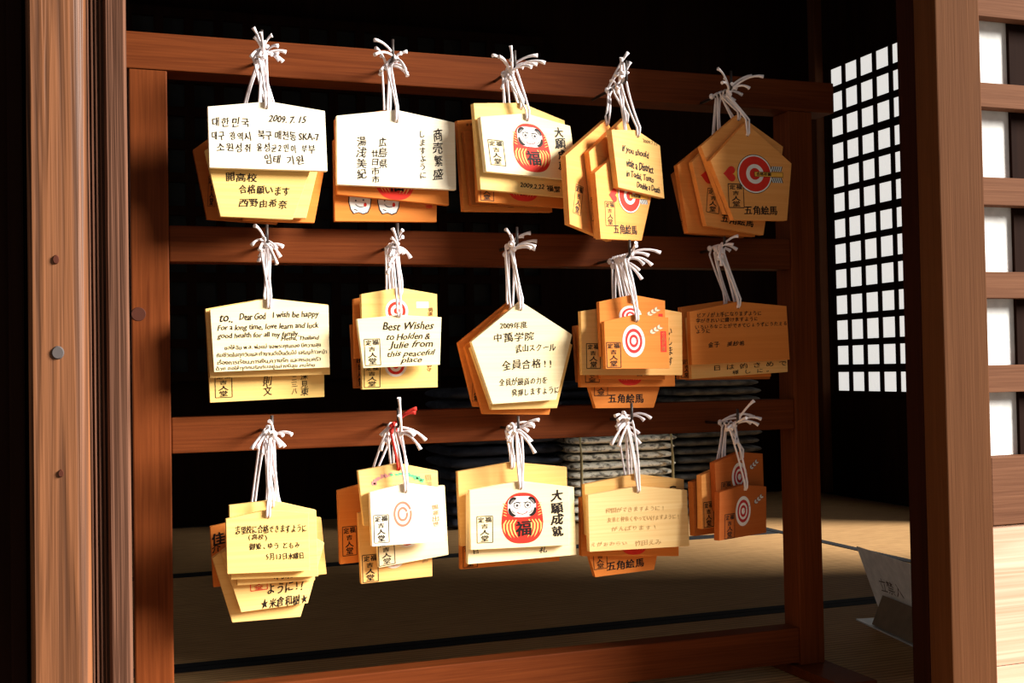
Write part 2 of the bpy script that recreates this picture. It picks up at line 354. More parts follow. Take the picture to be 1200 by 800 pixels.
# ------------------------------------------------------------------ flat artwork and writing on the plaques
_g = {}
def glyphs(s):
    """filled outline of a string at size 1: (verts, faces)"""
    k = s
    if k not in _g:
        c = bpy.data.curves.new('t', 'FONT'); c.body = s; c.size = 1; c.resolution_u = 2;
        o = bpy.data.objects.new('t', c); COL.objects.link(o)
        me = bpy.data.meshes.new_from_object(o.evaluated_get(bpy.context.evaluated_depsgraph_get()))
        _g[k] = ([(v.co.x, v.co.y) for v in me.vertices], [tuple(p.vertices) for p in me.polygons])
        bpy.data.objects.remove(o); bpy.data.curves.remove(c); bpy.data.meshes.remove(me)
    return _g[k]
def wide(ch): return ord(ch) > 0x2000 and not 0x0E00 <= ord(ch) <= 0x0E7F
class Art:
    """ink and paint lying on a plaque's face; mm in the plaque's own plane"""
    def __init__(s, ax): s.v = []; s.f = []; s.m = []; s.mats = []; s.u = ax[:2]; s.w = ax[2:]; s.set(0, 0, 1, 1)
    def set(s, cx, cy, hw, hh): s.c = (cx, cy); s.h = (hw, hh)
    def pt(s, a, b, lay):
        a *= s.h[0]; b *= s.h[1]
        return ((s.c[0] + a*s.u[0] + b*s.w[0])*.001, -.00015 - .00009*lay, (s.c[1] + a*s.u[1] + b*s.w[1])*.001)
    def mi(s, mat):
        if mat not in s.mats: s.mats.append(mat)
        return s.mats.index(mat)
    def raw(s, vs, fs, mat, lay):
        n = len(s.v); s.v += [s.pt(a, b, lay) for a, b in vs]
        for f in fs: s.f.append(tuple(n+i for i in f)); s.m.append(s.mi(mat))
    def poly(s, pts, mat, lay=0):
        tri = tessellate_polygon([[Vector((a, b, 0)) for a, b in pts]])
        s.raw(pts, tri, mat, lay)
    def stroke(s, pts, w, mat, lay=0, taper=False):
        n = len(pts); asp = s.h[1]/s.h[0]; L = []; R = []
        for i in range(n):
            dx = pts[min(i+1, n-1)][0]-pts[max(i-1, 0)][0]; dy = (pts[min(i+1, n-1)][1]-pts[max(i-1, 0)][1])*asp
            q = math.hypot(dx, dy) or 1; ww = w*.5*(math.sin(PI*(.12+.88*i/(n-1)))**.6 if taper else 1)
            L.append((pts[i][0]-dy/q*ww, pts[i][1]+dx/q*ww/asp)); R.append((pts[i][0]+dy/q*ww, pts[i][1]-dx/q*ww/asp))
        s.raw(L+R, [(i, i+1, n+i+1, n+i) for i in range(n-1)], mat, lay)
    def disc(s, cx, cy, rx, ry, mat, lay=0, n=40): s.poly([(cx+rx*math.cos(2*PI*i/n), cy+ry*math.sin(2*PI*i/n)) for i in range(n)], mat, lay)
    def ring(s, r0, r1, mat, lay, a0=0, a1=2*PI, n=48):
        vs = []
        for i in range(n+1):
            a = a0+(a1-a0)*i/n; vs += [(r0*math.cos(a), r0*math.sin(a)), (r1*math.cos(a), r1*math.sin(a))]
        s.raw(vs, [(2*i, 2*i+1, 2*i+3, 2*i+2) for i in range(n)], mat, lay)
    def text(s, t, cx, cy, w, h, ink, bold=0, slant=0, jit=1.0, vertical=False, lay=1):
        s.set(cx, cy, 1, 1)
        V = []; F = []
        if vertical or (sum(wide(c) for c in t) > len(t)*.45):
            x = 0
            for ch in t:
                if ch == ' ': x += .5; continue
                adv = 1.0 if wide(ch) else .62
                vs, fs = glyphs(ch)
                if not vs: x += adv; continue
                a = random.uniform(-.07, .07)*jit; k = 1+random.uniform(-.10, .07)*jit; dx = random.uniform(-.04, .04)*jit; dy = random.uniform(-.05, .05)*jit
                mx = (min(v[0] for v in vs)+max(v[0] for v in vs))/2; n = len(V)
                sh = random.uniform(-.14, .16)*jit; w1 = random.random()*6; w2 = random.random()*6; nx_ = 1+random.uniform(-.14, .06)*jit
                for p, q in vs:
                    p -= mx; q -= .38
                    p, q = nx_*p + sh*q + .028*jit*math.sin(q*6.5+w1), q + .10*jit*p + .028*jit*math.sin(p*6.5+w2)
                    p, q = k*(p*math.cos(a)-q*math.sin(a)), k*(p*math.sin(a)+q*math.cos(a))
                    V.append((p+dx, q+dy-x) if vertical else (x+adv/2+p+dx, q+dy))
                F += [tuple(n+i for i in f) for f in fs]; x += adv
        else:
            vs, fs = glyphs(t); V = list(vs); F = fs
            p1, p2 = random.random()*6, random.random()*6
            V = [(x+.03*math.sin(y*5+x*2.1+p1), y+.045*math.sin(x*1.9+p2)+.03*math.sin(x*5.3+p1)) for x, y in V]
        if not V: return
        if slant: V = [(x+slant*y, y) for x, y in V]
        x0, x1 = min(v[0] for v in V), max(v[0] for v in V); y0, y1 = min(v[1] for v in V), max(v[1] for v in V)
        sx = w/(x1-x0 or 1); sy = h/(y1-y0 or 1)
        V = [((x-(x0+x1)/2)*sx, (y-(y0+y1)/2)*sy) for x, y in V]
        em = abs(sx if vertical else sy)*.8
        for k, (a, b) in enumerate(((0, 0),) if bold < .004 else ((-1, -.6), (1, -.6), (-1, .6), (1, .6), (0, 0))):   # a fuller brush: the stroke laid side by side
            s.raw([(x+a*bold*em, y+b*bold*em) for x, y in V], F, ink, lay+.25*k)
    def build(s, name, parent):
        if not s.f: return
        me = bpy.data.meshes.new(name); me.from_pydata(s.v, [], s.f)
        for m in s.mats: me.materials.append(MAT[m])
        me.polygons.foreach_set('material_index', s.m); me.update()
        # all ink faces the viewer (-Y)
        bm = bmesh.new(); bm.from_mesh(me)
        bad = [f for f in bm.faces if f.calc_area() > 0 and (f.normal_update() or f.normal.y > 0)]
        bmesh.ops.reverse_faces(bm, faces=bad); bm.to_mesh(me); bm.free()
        o = bpy.data.objects.new(name, me); COL.objects.link(o); o.parent = parent; return o
def se(cx, cy, rx, ry, p, n=48):
    out = []
    for i in range(n):
        a = 2*PI*i/n; c, s_ = math.cos(a), math.sin(a)
        out.append((cx+rx*math.copysign(abs(c)**(2/p), c), cy+ry*math.copysign(abs(s_)**(2/p), s_)))
    return out
def arc(cx, cy, rx, ry, a0, a1, n=10): return [(cx+rx*math.cos(math.radians(a0+(a1-a0)*i/n)), cy+ry*math.sin(math.radians(a0+(a1-a0)*i/n))) for i in range(n+1)]
def stamp(A, cx, cy, w, h, ink='ink'):
    A.set(cx, cy, w/2, h/2); t = .095
    A.stroke([(-1, -1), (-1, 1)], t, ink); A.stroke([(1, -1), (1, 1)], t, ink); A.stroke([(-1, -1), (1, -1)], t, ink); A.stroke([(-1, 1), (1, 1)], t, ink)
    def ch(c, u, v, k, kh):
        A.text(c, cx + u*w/2*A.u[0] + v*h/2*A.w[0], cy + u*w/2*A.u[1] + v*h/2*A.w[1], w*k, h*kh, ink, bold=.03, jit=.5)
    ch('定', -.46, .72, .36, .2); ch('福', .44, .74, .40, .2)
    ch('吉', -.04, .24, .40, .18); ch('人', -.02, -.22, .58, .2); ch('堂', -.02, -.68, .48, .24)
def daruma(A, cx, cy, w, h):
    A.set(cx, cy, w/2, h/2)
    A.poly([(u*(1.0 if v < -.2 else 1-.12*max(0, v+.2)), v) for u, v in se(0, 0, 1, 1, 2.6, 60)], 'red', 0)
    A.poly(se(-.02, .45, .67, .41, 3.4), 'artwhite', 1)
    for s_ in (-1, 1):
        M = lambda a: a if s_ > 0 else 180-a
        A.stroke(arc(s_*.34, .44, .27, .33, M(20), M(105)), .20, 'ink', 2, True)
        A.stroke(arc(s_*.36, .52, .20, .20, M(10), M(90)), .06, 'grey', 3, True)
        A.stroke(arc(s_*.36, .36, .25, .25, M(10), M(-105)), .15, 'ink', 2, True)
        A.stroke(arc(s_*.30, .34, .18, .14, M(-5), M(-100)), .05, 'grey', 3, True)
        x = s_*.25
        A.disc(x, .50, .15, .125, 'ink', 3); A.disc(x, .50, .125, .104, 'artwhite', 4); A.disc(x, .50, .075, .062, 'grey', 5); A.disc(x, .50, .04, .034, 'ink', 6)
        A.stroke([(x-s_*.17, .60), (x, .635), (x+s_*.16, .58)], .035, 'ink', 5)
        A.stroke([(s_*.06, .62), (s_*.05, .60)], .03, 'grey', 3)
        for k in range(5):
            v = .56-.11*k; A.stroke([(s_*(.74), v-.03), (s_*(.84), v+.01), (s_*(.955-.01*abs(k-3)), v+.045)], .04, 'beige', 2, True)
        for k in range(4):
            u0 = .90-.155*k; A.stroke([(s_*(u0-.14), -.06), (s_*u0*.98, -.22), (s_*(u0-.02), -.42), (s_*(u0-.10), -.62), (s_*(u0-.22), -.78)][:5 if k > 0 else 4], .085, 'beige', 2, True)
    A.stroke([(-.26, .25), (-.14, .17), (.04, .155), (.18, .20), (.25, .27)], .035, 'red', 3)
    u, v = .05, -.42
    A.text('福', cx + u*w/2*A.u[0] + v*h/2*A.w[0], cy + u*w/2*A.u[1] + v*h/2*A.w[1], w*.36, h*.29, 'ink', bold=.03, jit=.5, lay=3)
def target(A, cx, cy, w, h, var):
    A.set(cx, cy, w/2, h/2)
    if var == 'heart':
        A.disc(0, 0, 1.0, 1.0, 'ink', 1); A.disc(0, 0, .97, .97, 'artwhite', 2); A.disc(0, 0, .90, .90, 'red', 3); A.disc(0, 0, .50, .50, 'artwhite', 4); A.disc(0, 0, .30, .30, 'red', 5)
    elif var == 'double':
        A.disc(0, 0, 1, 1, 'artwhite', 1); A.ring(.56, .76, 'ringred', 2); A.ring(.22, .40, 'ringred', 2)
        A.stroke([(.02, 0), (.95, .32)], .035, 'grey', 3)
    elif var == 'copper':
        A.ring(.80, .98, 'copper', 1, math.radians(22), math.radians(375)); A.ring(.38, .56, 'copper', 1, math.radians(20), math.radians(372))
    else:
        A.disc(0, 0, 1, 1, 'artwhite', 1); A.disc(0, 0, .78, .78, 'red', 2); A.disc(0, 0, .52, .52, 'artwhite', 3); A.disc(0, 0, .26, .26, 'red', 4)
def heart_arrow(A, cx, cy, w, h):
    A.set(cx, cy, w/2, h/2)
    A.poly([(-1.22, .12), (-.98, .12), (-.98, -.16), (-1.22, -.16)], 'arrowyellow', 0)
    H = []
    for i in range(40):
        t = 2*PI*i/40; x = 16*math.sin(t)**3; y = 13*math.cos(t)-5*math.cos(2*t)-2*math.cos(3*t)-math.cos(4*t)
        H.append((-1.40+.024*y, -.03+.0245*x))
    A.poly(H, 'red', 2)
    A.poly([(-.05, .12), (1.62, .12), (1.62, -.14), (-.05, -.14)], 'ink', 6); A.poly([(-.02, .10), (1.60, .10), (1.60, -.12), (-.02, -.12)], 'arrowyellow', 7)
    for s_ in (1, -1):
        A.poly([(.86, s_*.16), (1.55, s_*.16), (1.62, s_*.42), (.98, s_*.42)], 'featherwhite', 0)
        for k in range(6): A.stroke([(.90+.12*k, s_*.16), (1.0+.12*k, s_*.42)], .045, 'ink', 1)
    u = .5
    A.text('合格祈願', cx + u*w/2*A.u[0], cy + u*w/2*A.u[1], w*.42, h*.09, 'ink', bold=.03, jit=.3, lay=9)
def feather(A, cx, cy, w, h, var):
    A.set(cx, cy, w/2, h/2); m = 'feather' if var == 'green' else 'featherwhite'
    for k in range(3):
        x, y = -.75+.55*k, -.62+.42*k
        for (dx, dy) in ((.25, .72), (.75, .12)):
            px, py = (-dy*.24, dx*.24)
            q = [(x, y), (x+dx*.5+px, y+dy*.5+py), (x+dx, y+dy), (x+dx*.5-px, y+dy*.5-py)]
            g = [(x+dx*.5+(a-x-dx*.5)*1.35, y+dy*.5+(b-y-dy*.5)*1.2) for a, b in q]
            A.poly(g, 'ink' if var == 'grey' else 'grey', 0); A.poly(q, m, 1)
def leaves(A, cx, cy, w, h):
    A.set(cx, cy, w/2, h/2)
    for i in range(15):
        a = math.radians(172-164*i/14); x, y = .92*math.cos(a), -.7+1.45*math.sin(a)
        m = 'leafpink' if i < 6 else 'leafgreen'
        for k in range(2):
            b = a + random.uniform(-1.2, 1.2); l = random.uniform(.17, .27)
            dx, dy = l*math.cos(b), l*math.sin(b)*2.4
            A.poly([(x, y), (x+dx*.5-dy*.16, y+dy*.5+dx*1.0), (x+dx, y+dy), (x+dx*.5+dy*.16, y+dy*.5-dx*1.0)], m, 1+k)
def cat(A, cx, cy, w, h):
    A.set(cx, cy, w/2, h/2)
    body = [(-.95, .95), (-.98, .1), (-.80, -.55), (-.55, -.92), (-.1, -.80), (.3, -.95), (.7, -.80), (.92, -.3), (1.0, .3), (.95, .95), (.6, .7), (.2, .98), (-.3, .8)]
    A.poly(body, 'ink', 0); A.poly([(x*.91, y*.90) for x, y in body], 'artwhite', 1)
    A.stroke(arc(.1, .1, .5, .4, 200, 320), .07, 'ink', 2, True); A.disc(-.35, .25, .07, .08, 'ink', 2); A.disc(.3, .3, .07, .08, 'ink', 2)
    A.disc(.45, -.1, .13, .18, 'red', 2); A.stroke([(-.5, -.5), (-.2, -.6)], .08, 'ink', 2)


# bundles: hook (x, y, z, upright), yaw, loose cord ends, plaques front to back: (hole location, outline mm, axes, wood, label, artwork)
BUNDLES = [
 ('korean', (0.1855, 1.3303, 0.7872, 0.0208), 0, [(-0.0105, 0.0206), (-0.0124, -0.0102), (0.0281, -0.0), (0.0259, -0.0084), (0.021, 0.0098), (-0.0026, 0.0154), (0.0118, 0.0164)], [
  ((0.1902, 1.3363, 0.7222), [(3.2, 7.7), (-63.9, -1.9), (66.0, 0.5), (67.9, -68.2), (-62.8, -69.3)], (1.0, 0.0083, -0.0218, 0.9998), 'white',
   'pale house-shaped wooden plaque covered in handwritten Korean lines, top left of the rack',
   [('T', '대한민국', -39.25, -17.62, 39.68, 11.88, 'ink', 0.016, 0.0, 1.0), ('T', '2009. 7. 15', 23.51, -11.42, 42.52, 9.05, 'ink', 0.016, 0.3, 1.0), ('T', '대구 광역시', -38.33, -32.97, 42.52, 10.75, 'ink', 0.016, 0.0, 1.0), ('T', '북구 매천동 SKA-7', 24.68, -29.9, 68.03, 11.32, 'ink', 0.016, 0.0, 1.0), ('T', '소원성취', -36.27, -45.7, 36.85, 10.75, 'ink', 0.016, 0.0, 1.0), ('T', '윤성균2민아 부부', 21.62, -43.94, 65.19, 10.75, 'ink', 0.016, 0.0, 1.0), ('T', '임태 기원', 19.43, -56.76, 43.93, 11.32, 'ink', 0.016, 0.0, 1.0)]),
  ((0.1848, 1.3471, 0.7086), [(0.0, 7.5), (-61.1, -34.9), (62.1, -35.3), (34.8, -109.4), (-45.1, -107.9)], (0.9998, -0.018, 0.018, 0.9998), 'yellow',
   'pale yellow pentagon plaque with three brushed Japanese lines, directly under the Korean plaque',
   [('T', '開高校', -21.61, -63.37, 33.99, 11.01, 'ink', 0.02, 0.0, 1.0), ('T', '合格願います', 3.69, -76.91, 56.09, 11.01, 'ink', 0.018, 0.0, 1.0), ('T', '西野由希奈', 2.07, -91.71, 53.82, 11.01, 'ink', 0.018, 0.0, 1.0)]),
  ((0.1989, 1.3579, 0.7087), [(0.0, 7.5), (-59.5, -36.1), (55.9, -34.9), (38.0, -106.2), (-42.6, -105.7)], (1.0, -0.0071, 0.0071, 1.0), 'pale',
   'pentagon plaque behind the brushed three-line plaque, its pale right rim showing below the Korean plaque',
   []),
  ((0.2043, 1.3687, 0.7112), [(0.0, 7.5), (-55.2, -34.2), (59.5, -34.3), (43.9, -112.5), (-37.1, -111.5)], (0.9999, -0.0121, 0.0121, 0.9999), 'orange',
   'orange pentagon plaque farthest right at the back of the Korean plaque bundle',
   []),
  ((0.171, 1.3795, 0.7175), [(0.0, 7.5), (-57.5, -37.9), (57.1, -39.4), (36.1, -119.9), (-43.0, -116.0)], (0.9987, -0.05, 0.05, 0.9987), 'brown',  # brown tone holds the shadow this plaque hangs in
   'brown pentagon plaque sticking out farthest left behind the Korean plaque',
   [('S', -37.24, -84.47, 8.05, 33.96, 'ink')]),
 ]),
 ('white', (0.3406, 1.3519, 0.7911, 0.024), 0, [(-0.0242, 0.0194), (-0.0213, 0.0117), (-0.0137, -0.0134), (0.0133, -0.0219), (0.0185, -0.0142), (0.0205, 0.0139)], [
  ((0.3454, 1.3579, 0.7193), [(-0.7, 14.2), (-71.6, 3.4), (71.8, 2.9), (72.1, -78.2), (-72.2, -76.7)], (0.9999, -0.0102, 0.0019, 1.0), 'white',
   'bright white house-shaped plaque with vertical Japanese columns, second in the top row',
   [('V', '商売繁盛', 49.64, -36.27, 13.06, 62.35, 'ink', 0.012, 0, 1.0), ('V', 'しますように', 31.42, -37.94, 7.72, 57.21, 'ink', 0.012, 0, 1.0), ('V', '広島県', -17.51, -37.74, 11.28, 36.61, 'ink', 0.012, 0, 1.0), ('V', '廿日市市', -26.6, -53.74, 9.5, 38.9, 'ink', 0.012, 0, 1.0), ('V', '湯浅美紀', -42.83, -44.46, 12.47, 50.63, 'ink', 0.012, 0, 1.0)]),
  ((0.3379, 1.3687, 0.7285), [(0.0, 7.5), (-63.7, -7.3), (72.6, -8.1), (73.3, -104.7), (-62.8, -95.7)], (0.9978, -0.0661, -0.0091, 1.0), 'orange',
   'orange plaque with a red lower patch, just behind the bright white top row plaque',
   [('D', 6.23, -66.6, 50.6, 66.78)]),
  ((0.3371, 1.3795, 0.7031), [(0.0, 7.5), (-62.9, -4.3), (64.5, -1.3), (61.5, -98.4), (-62.9, -100.6)], (0.9999, 0.0171, 0.0154, 0.9999), 'orange',
   'lowest orange plaque showing two painted white cats under the bright white plaque',
   [('C', -32.67, -78.84, 28.48, 27.53), ('C', 2.19, -77.82, 28.48, 28.98), ('T', '福', 51.67, -79.34, 8.39, 6.38, 'red', 0.016, 0.0, 1.0)]),
 ]),
 ('wish', (0.4839, 1.3263, 0.7865, 0.0193), 8, [(-0.0079, 0.0224), (-0.029, 0.0108), (-0.0131, -0.025), (0.0328, 0.0179), (0.0326, 0.0104), (0.0325, 0.0027)], [
  ((0.5011, 1.3347, 0.7245), [(-1.0, 8.6), (-62.9, -0.6), (60.4, -2.0), (70.0, -68.7), (-56.2, -65.3)], (0.9996, -0.0269, -0.1231, 0.9924), 'cream',
   'tilted cream plaque with red daruma painting and bold writing, middle of the top row',
   [('D', 5.44, -32.99, 50.89, 58.57), ('V', '大願成就', 46.36, -31.36, 15.33, 52.5, 'ink', 0.03, 0, 1.0), ('S', -41.62, -42.04, 19.93, 29.81, 'ink')]),
  ((0.4976, 1.345, 0.7405), [(0.0, 7.5), (-64.1, 1.3), (60.9, -9.4), (60.3, -104.6), (-56.7, -101.1)], (0.9996, -0.0292, -0.0332, 0.9994), 'pale',
   'pale plaque with a handwritten date on its lower edge, behind the top row daruma plaque',
   [('T', '2009.2.22', 13.3, -93.26, 33.13, 6.38, 'ink', 0.025, 0.2, 1.0), ('T', '福堂', 43.04, -95.21, 19.02, 7.98, 'ink', 0.03, 0.0, 1.0)]),
  ((0.5014, 1.3564, 0.7261), [(0.0, 7.5), (-62.6, -0.4), (63.1, -7.0), (60.9, -101.8), (-60.1, -99.9)], (0.9999, -0.0158, -0.0011, 1.0), 'orange',
   'orange plaque with red arc along its bottom, third deep behind top row daruma plaque',
   [('D', 1.43, -70.81, 46.42, 51.1), ('S', -48.24, -85.16, 17.64, 25.55, 'ink')]),
  ((0.4915, 1.3658, 0.7151), [(0.0, 7.5), (-64.1, -2.9), (63.2, 2.6), (67.6, -88.7), (-55.4, -91.7)], (0.9997, 0.0248, -0.0729, 0.9973), 'brown',
   'dark orange plaque fourth deep behind the top row daruma plaque',
   []),
  ((0.4865, 1.3759, 0.7294), [(0.0, 7.5), (-64.2, -2.7), (63.3, -1.5), (65.8, -108.0), (-57.4, -112.2)], (0.9994, 0.0338, -0.0428, 0.9991), 'orange',
   'rearmost orange plaque at the lower left of the top row daruma bundle',
   [('T', 'ます', -47.78, -6.29, 8.73, 3.79, 'ink', 0.016, 0.0, 1.0), ('T', 'の', -28.42, -100.72, 17.16, 5.42, 'ink', 0.016, 0.0, 1.0), ('T', '心', 7.07, -101.77, 21.84, 5.96, 'ink', 0.016, 0.0, 1.0)]),
 ]),
 ('english', (0.6216, 1.3081, 0.7736, 0.025), 27, [(-0.0116, 0.0177), (-0.0204, -0.0012), (0.0004, 0.0324), (0.0176, 0.0445), (-0.0176, 0.0035), (0.0077, 0.0252)], [
  ((0.6434, 1.3252, 0.71), [(-1.2, 7.8), (-51.4, 1.6), (46.7, -5.5), (53.7, -71.9), (-40.4, -67.1)], (0.9987, -0.0508, -0.1319, 0.9913), 'tan',
   'small plaque turned sideways with handwritten English lines, fourth in the top row',
   [('T', '2009.7.11', 25.09, -4.15, 29.25, 4.71, 'ink', 0.016, 0.0, 1.0), ('T', 'If you should', -4.67, -20.09, 54.6, 10.0, 'ink', 0.032, 0.3, 1.0), ('T', 'visit a District', 3.72, -36.81, 54.6, 10.59, 'ink', 0.032, 0.3, 1.0), ('T', 'in Todai, Tonto', 3.27, -49.68, 56.07, 10.0, 'ink', 0.032, 0.3, 1.0), ('T', 'Double a Death', 20.01, -61.15, 47.78, 8.83, 'ink', 0.032, 0.3, 1.0)]),
  ((0.6287, 1.3285, 0.6911), [(0.0, 7.5), (-61.0, -32.6), (54.9, -40.4), (28.5, -108.4), (-52.8, -111.6)], (0.9992, 0.0404, -0.0404, 0.9992), 'amber',
   'turned pentagon plaque with a red target, directly behind the small English plaque',
   [('G', 5.3, -54.42, 46.22, 43.07, 'heart'), ('H', 5.3, -54.42, 46.22, 43.07), ('S', -33.86, -79.75, 18.49, 29.23, 'ink'), ('T', '五角絵馬', -4.51, -96.89, 46.22, 11.69, 'ink', 0.03, 0.0, 0.3)]),
  ((0.6365, 1.3433, 0.7296), [(0.0, 7.5), (-73.7, -44.6), (53.7, -64.0), (19.9, -145.1), (-58.3, -147.3)], (0.9996, 0.0281, -0.0281, 0.9996), 'amber',
   'pentagon plaque with plain grain roof edge, second behind the small English plaque',
   [('S', -65.17, -113.55, 12.69, 28.11, 'ink')]),
  ((0.6087, 1.3399, 0.7253), [(0.0, 7.5), (-79.4, -47.1), (41.7, -46.8), (4.7, -144.2), (-74.3, -128.8)], (0.9816, -0.1909, 0.1909, 0.9816), 'amber',
   'rearmost pentagon plaque with a boxed stamp, leftmost in the English plaque bundle',
   [('S', -57.93, -98.26, 14.01, 35.49, 'ink')]),
 ]),
 ('target', (0.7744, 1.3203, 0.7754, 0.0241), 6, [(-0.0221, 0.0241), (-0.0076, 0.0154), (0.0, -0.006), (0.0373, 0.0227), (0.0334, 0.0019), (0.0378, 0.0154)], [
  ((0.8015, 1.3291, 0.7198), [(-2.0, 17.2), (-58.3, -35.9), (70.4, -32.1), (60.8, -107.5), (-24.1, -109.9)], (0.9996, 0.0272, -0.0272, 0.9996), 'amber',
   'amber pentagon plaque with red target, heart and arrow, top right of the rack',
   [('G', 10.28, -49.19, 55.7, 50.63, 'heart'), ('H', 10.28, -49.19, 55.7, 50.63), ('S', -19.79, -78.84, 23.57, 30.2, 'ink'), ('T', '五角絵馬', 18.54, -96.07, 52.13, 11.51, 'ink', 0.03, 0.0, 0.3)]),
  ((0.7951, 1.3393, 0.7416), [(0.0, 7.5), (-59.3, -37.9), (71.1, -30.1), (55.6, -121.1), (-23.0, -122.7)], (0.9998, 0.0211, -0.0211, 0.9998), 'amber',
   'pentagon plaque whose grained peak stands just behind the top right target plaque',
   []),
  ((0.7928, 1.3498, 0.7334), [(0.0, 7.5), (-64.9, -48.4), (63.2, -56.3), (45.1, -138.6), (-45.1, -129.1)], (0.9945, -0.1047, 0.1047, 0.9945), 'amber',
   'pentagon plaque with boxed stamp and bold writing, lower left under the top right target plaque',
   [('S', -33.64, -97.04, 19.28, 30.69, 'ink'), ('T', '五角絵馬', 3.5, -120.94, 51.17, 11.69, 'ink', 0.03, 0.0, 0.3), ('H', -5.67, -68.83, 52.57, 46.76)]),
  ((0.7761, 1.3589, 0.7212), [(0.0, 7.5), (-64.7, -39.3), (65.0, -46.1), (55.4, -127.4), (-50.6, -125.8)], (0.9999, -0.0147, 0.0147, 0.9999), 'orange',
   'pentagon plaque fourth deep in the top right target bundle',
   []),
  ((0.7735, 1.3694, 0.7098), [(0.0, 7.5), (-61.1, -37.1), (67.3, -39.1), (46.8, -116.7), (-42.4, -113.7)], (0.9994, -0.034, 0.034, 0.9994), 'brown',
   'rearmost dark pentagon plaque, leftmost in the top right target bundle',
   [('S', -48.33, -81.38, 11.66, 38.23, 'ink')]),
 ]),
 ('thai', (0.1912, 1.3519, 0.5731, 0.0203), 0, [(-0.0157, 0.0167), (-0.0173, -0.0034), (-0.0083, -0.0207), (0.0088, -0.0258), (0.0143, -0.0164), (0.0184, -0.0042)], [
  ((0.1928, 1.3579, 0.4992), [(0.2, 10.9), (-64.7, -1.3), (68.3, 3.2), (68.5, -68.4), (-61.2, -71.4)], (0.9997, 0.0231, -0.0265, 0.9996), 'cream',
   'cream house-shaped plaque crowded with English and Thai handwriting, left end of the middle row',
   [('T', 'to..', -47.2, -12.08, 13.68, 8.89, 'ink', 0.018, 0.2, 1.0), ('T', 'Dear God', -17.93, -9.53, 29.47, 8.37, 'ink', 0.018, 0.15, 1.0), ('T', 'I wish be happy', 30.89, -8.05, 52.62, 8.89, 'ink', 0.018, 0.15, 1.0), ('T', 'For a long time, love learn and luck', -0.3, -21.54, 113.13, 8.37, 'ink', 0.018, 0.15, 1.0), ('T', 'good health for all my family.', -11.7, -31.02, 90.77, 8.37, 'ink', 0.018, 0.15, 1.0), ('T', 'Metha, Thailand', 35.32, -34.35, 43.41, 5.75, 'ink', 0.018, 0.15, 1.0), ('T', 'ขอให้ฉัน พ.ส. พ่อแม่ ขอพระคุณของ มีความสุข', 4.66, -43.4, 107.87, 6.8, 'ink', 0.016, 0.0, 1.0), ('T', 'กับชีวิตในทุกวันและทำงานดีเป็นต้นไป เจริญก้าวหน้า', 3.76, -51.63, 123.66, 6.8, 'ink', 0.016, 0.0, 1.0), ('T', 'เรื่องการเรียน,การเงิน,ความรัก และครอบครัว', 0.49, -59.55, 115.76, 6.8, 'ink', 0.016, 0.0, 1.0), ('T', 'ด้วย ขอให้ทุกคนรักกันอยู่อย่างมีสุข คนไทย', -3.54, -66.66, 110.5, 6.28, 'ink', 0.016, 0.0, 1.0)]),
  ((0.1918, 1.3687, 0.5038), [(0.0, 7.5), (-67.8, -4.8), (70.8, 0.0), (72.0, -81.2), (-63.7, -82.5)], (1.0, 0.01, -0.0343, 0.9994), 'pale',
   'blank rim of a plaque pressed right behind the Thai and English plaque',
   []),
  ((0.1917, 1.3795, 0.4853), [(0.0, 7.5), (-65.7, -4.3), (67.6, -1.7), (67.1, -88.6), (-62.9, -91.9)], (0.9997, 0.0255, -0.0131, 0.9999), 'yellow',
   'yellow plaque with boxed stamp and vertical writing hanging below the Thai plaque',
   [('S', -47.67, -72.73, 18.64, 27.32, 'ink'), ('V', '深見東', 43.84, -73.27, 9.59, 27.05, 'ink', 0.012, 0, 1.0), ('V', '十二三八', 32.49, -70.04, 6.92, 29.17, 'ink', 0.012, 0, 1.0), ('V', '瀬則文', 2.16, -68.32, 11.18, 35.01, 'ink', 0.012, 0, 1.0), ('T', '様', 15.13, -58.85, 9.05, 6.36, 'ink', 0.016, 0.0, 1.0)]),
 ]),
 ('holden', (0.3372, 1.3303, 0.5725, 0.0232), 0, [(-0.0084, 0.0158), (-0.0063, -0.0158), (-0.012, -0.0355), (0.0195, -0.0154), (0.0105, 0.0175)], [
  ((0.3388, 1.3363, 0.4879), [(0.3, 2.3), (-49.3, -2.4), (51.2, -0.7), (48.3, -56.3), (-42.9, -58.7)], (0.9997, 0.0258, -0.0305, 0.9995), 'cream',
   'small cream plaque with a cursive English greeting, second in the middle row',
   [('T', 'Best Wishes', 11.31, -10.44, 61.29, 10.25, 'ink', 0.016, 0.35, 1.0), ('T', 'to Holden &', 11.1, -22.67, 51.96, 8.71, 'ink', 0.016, 0.35, 1.0), ('T', 'Julie from', 13.61, -32.58, 53.29, 10.25, 'ink', 0.016, 0.35, 1.0), ('T', 'this peaceful', 14.5, -43.0, 57.56, 9.23, 'ink', 0.016, 0.35, 1.0), ('T', 'place', 13.83, -50.8, 26.11, 8.2, 'ink', 0.016, 0.35, 1.0), ('S', -31.85, -40.59, 18.12, 30.25, 'ink')]),
  ((0.3433, 1.3471, 0.5141), [(-0.9, 8.6), (-46.2, 0.6), (44.9, 0.9), (44.6, -62.0), (-45.4, -62.3)], (1.0, 0.0029, -0.0042, 1.0), 'yellow',
   'yellow plaque with the top of a red target, rising behind the cursive English plaque',
   [('G', -4.35, -18.86, 27.39, 27.95, 'ring'), ('B', 26.86, -11.78, 14.77, 7.25, 'cream'), ('V', '開運', 36.27, -19.96, 6.45, 9.84, 'brownink', 0.012, 0, 1.0)]),
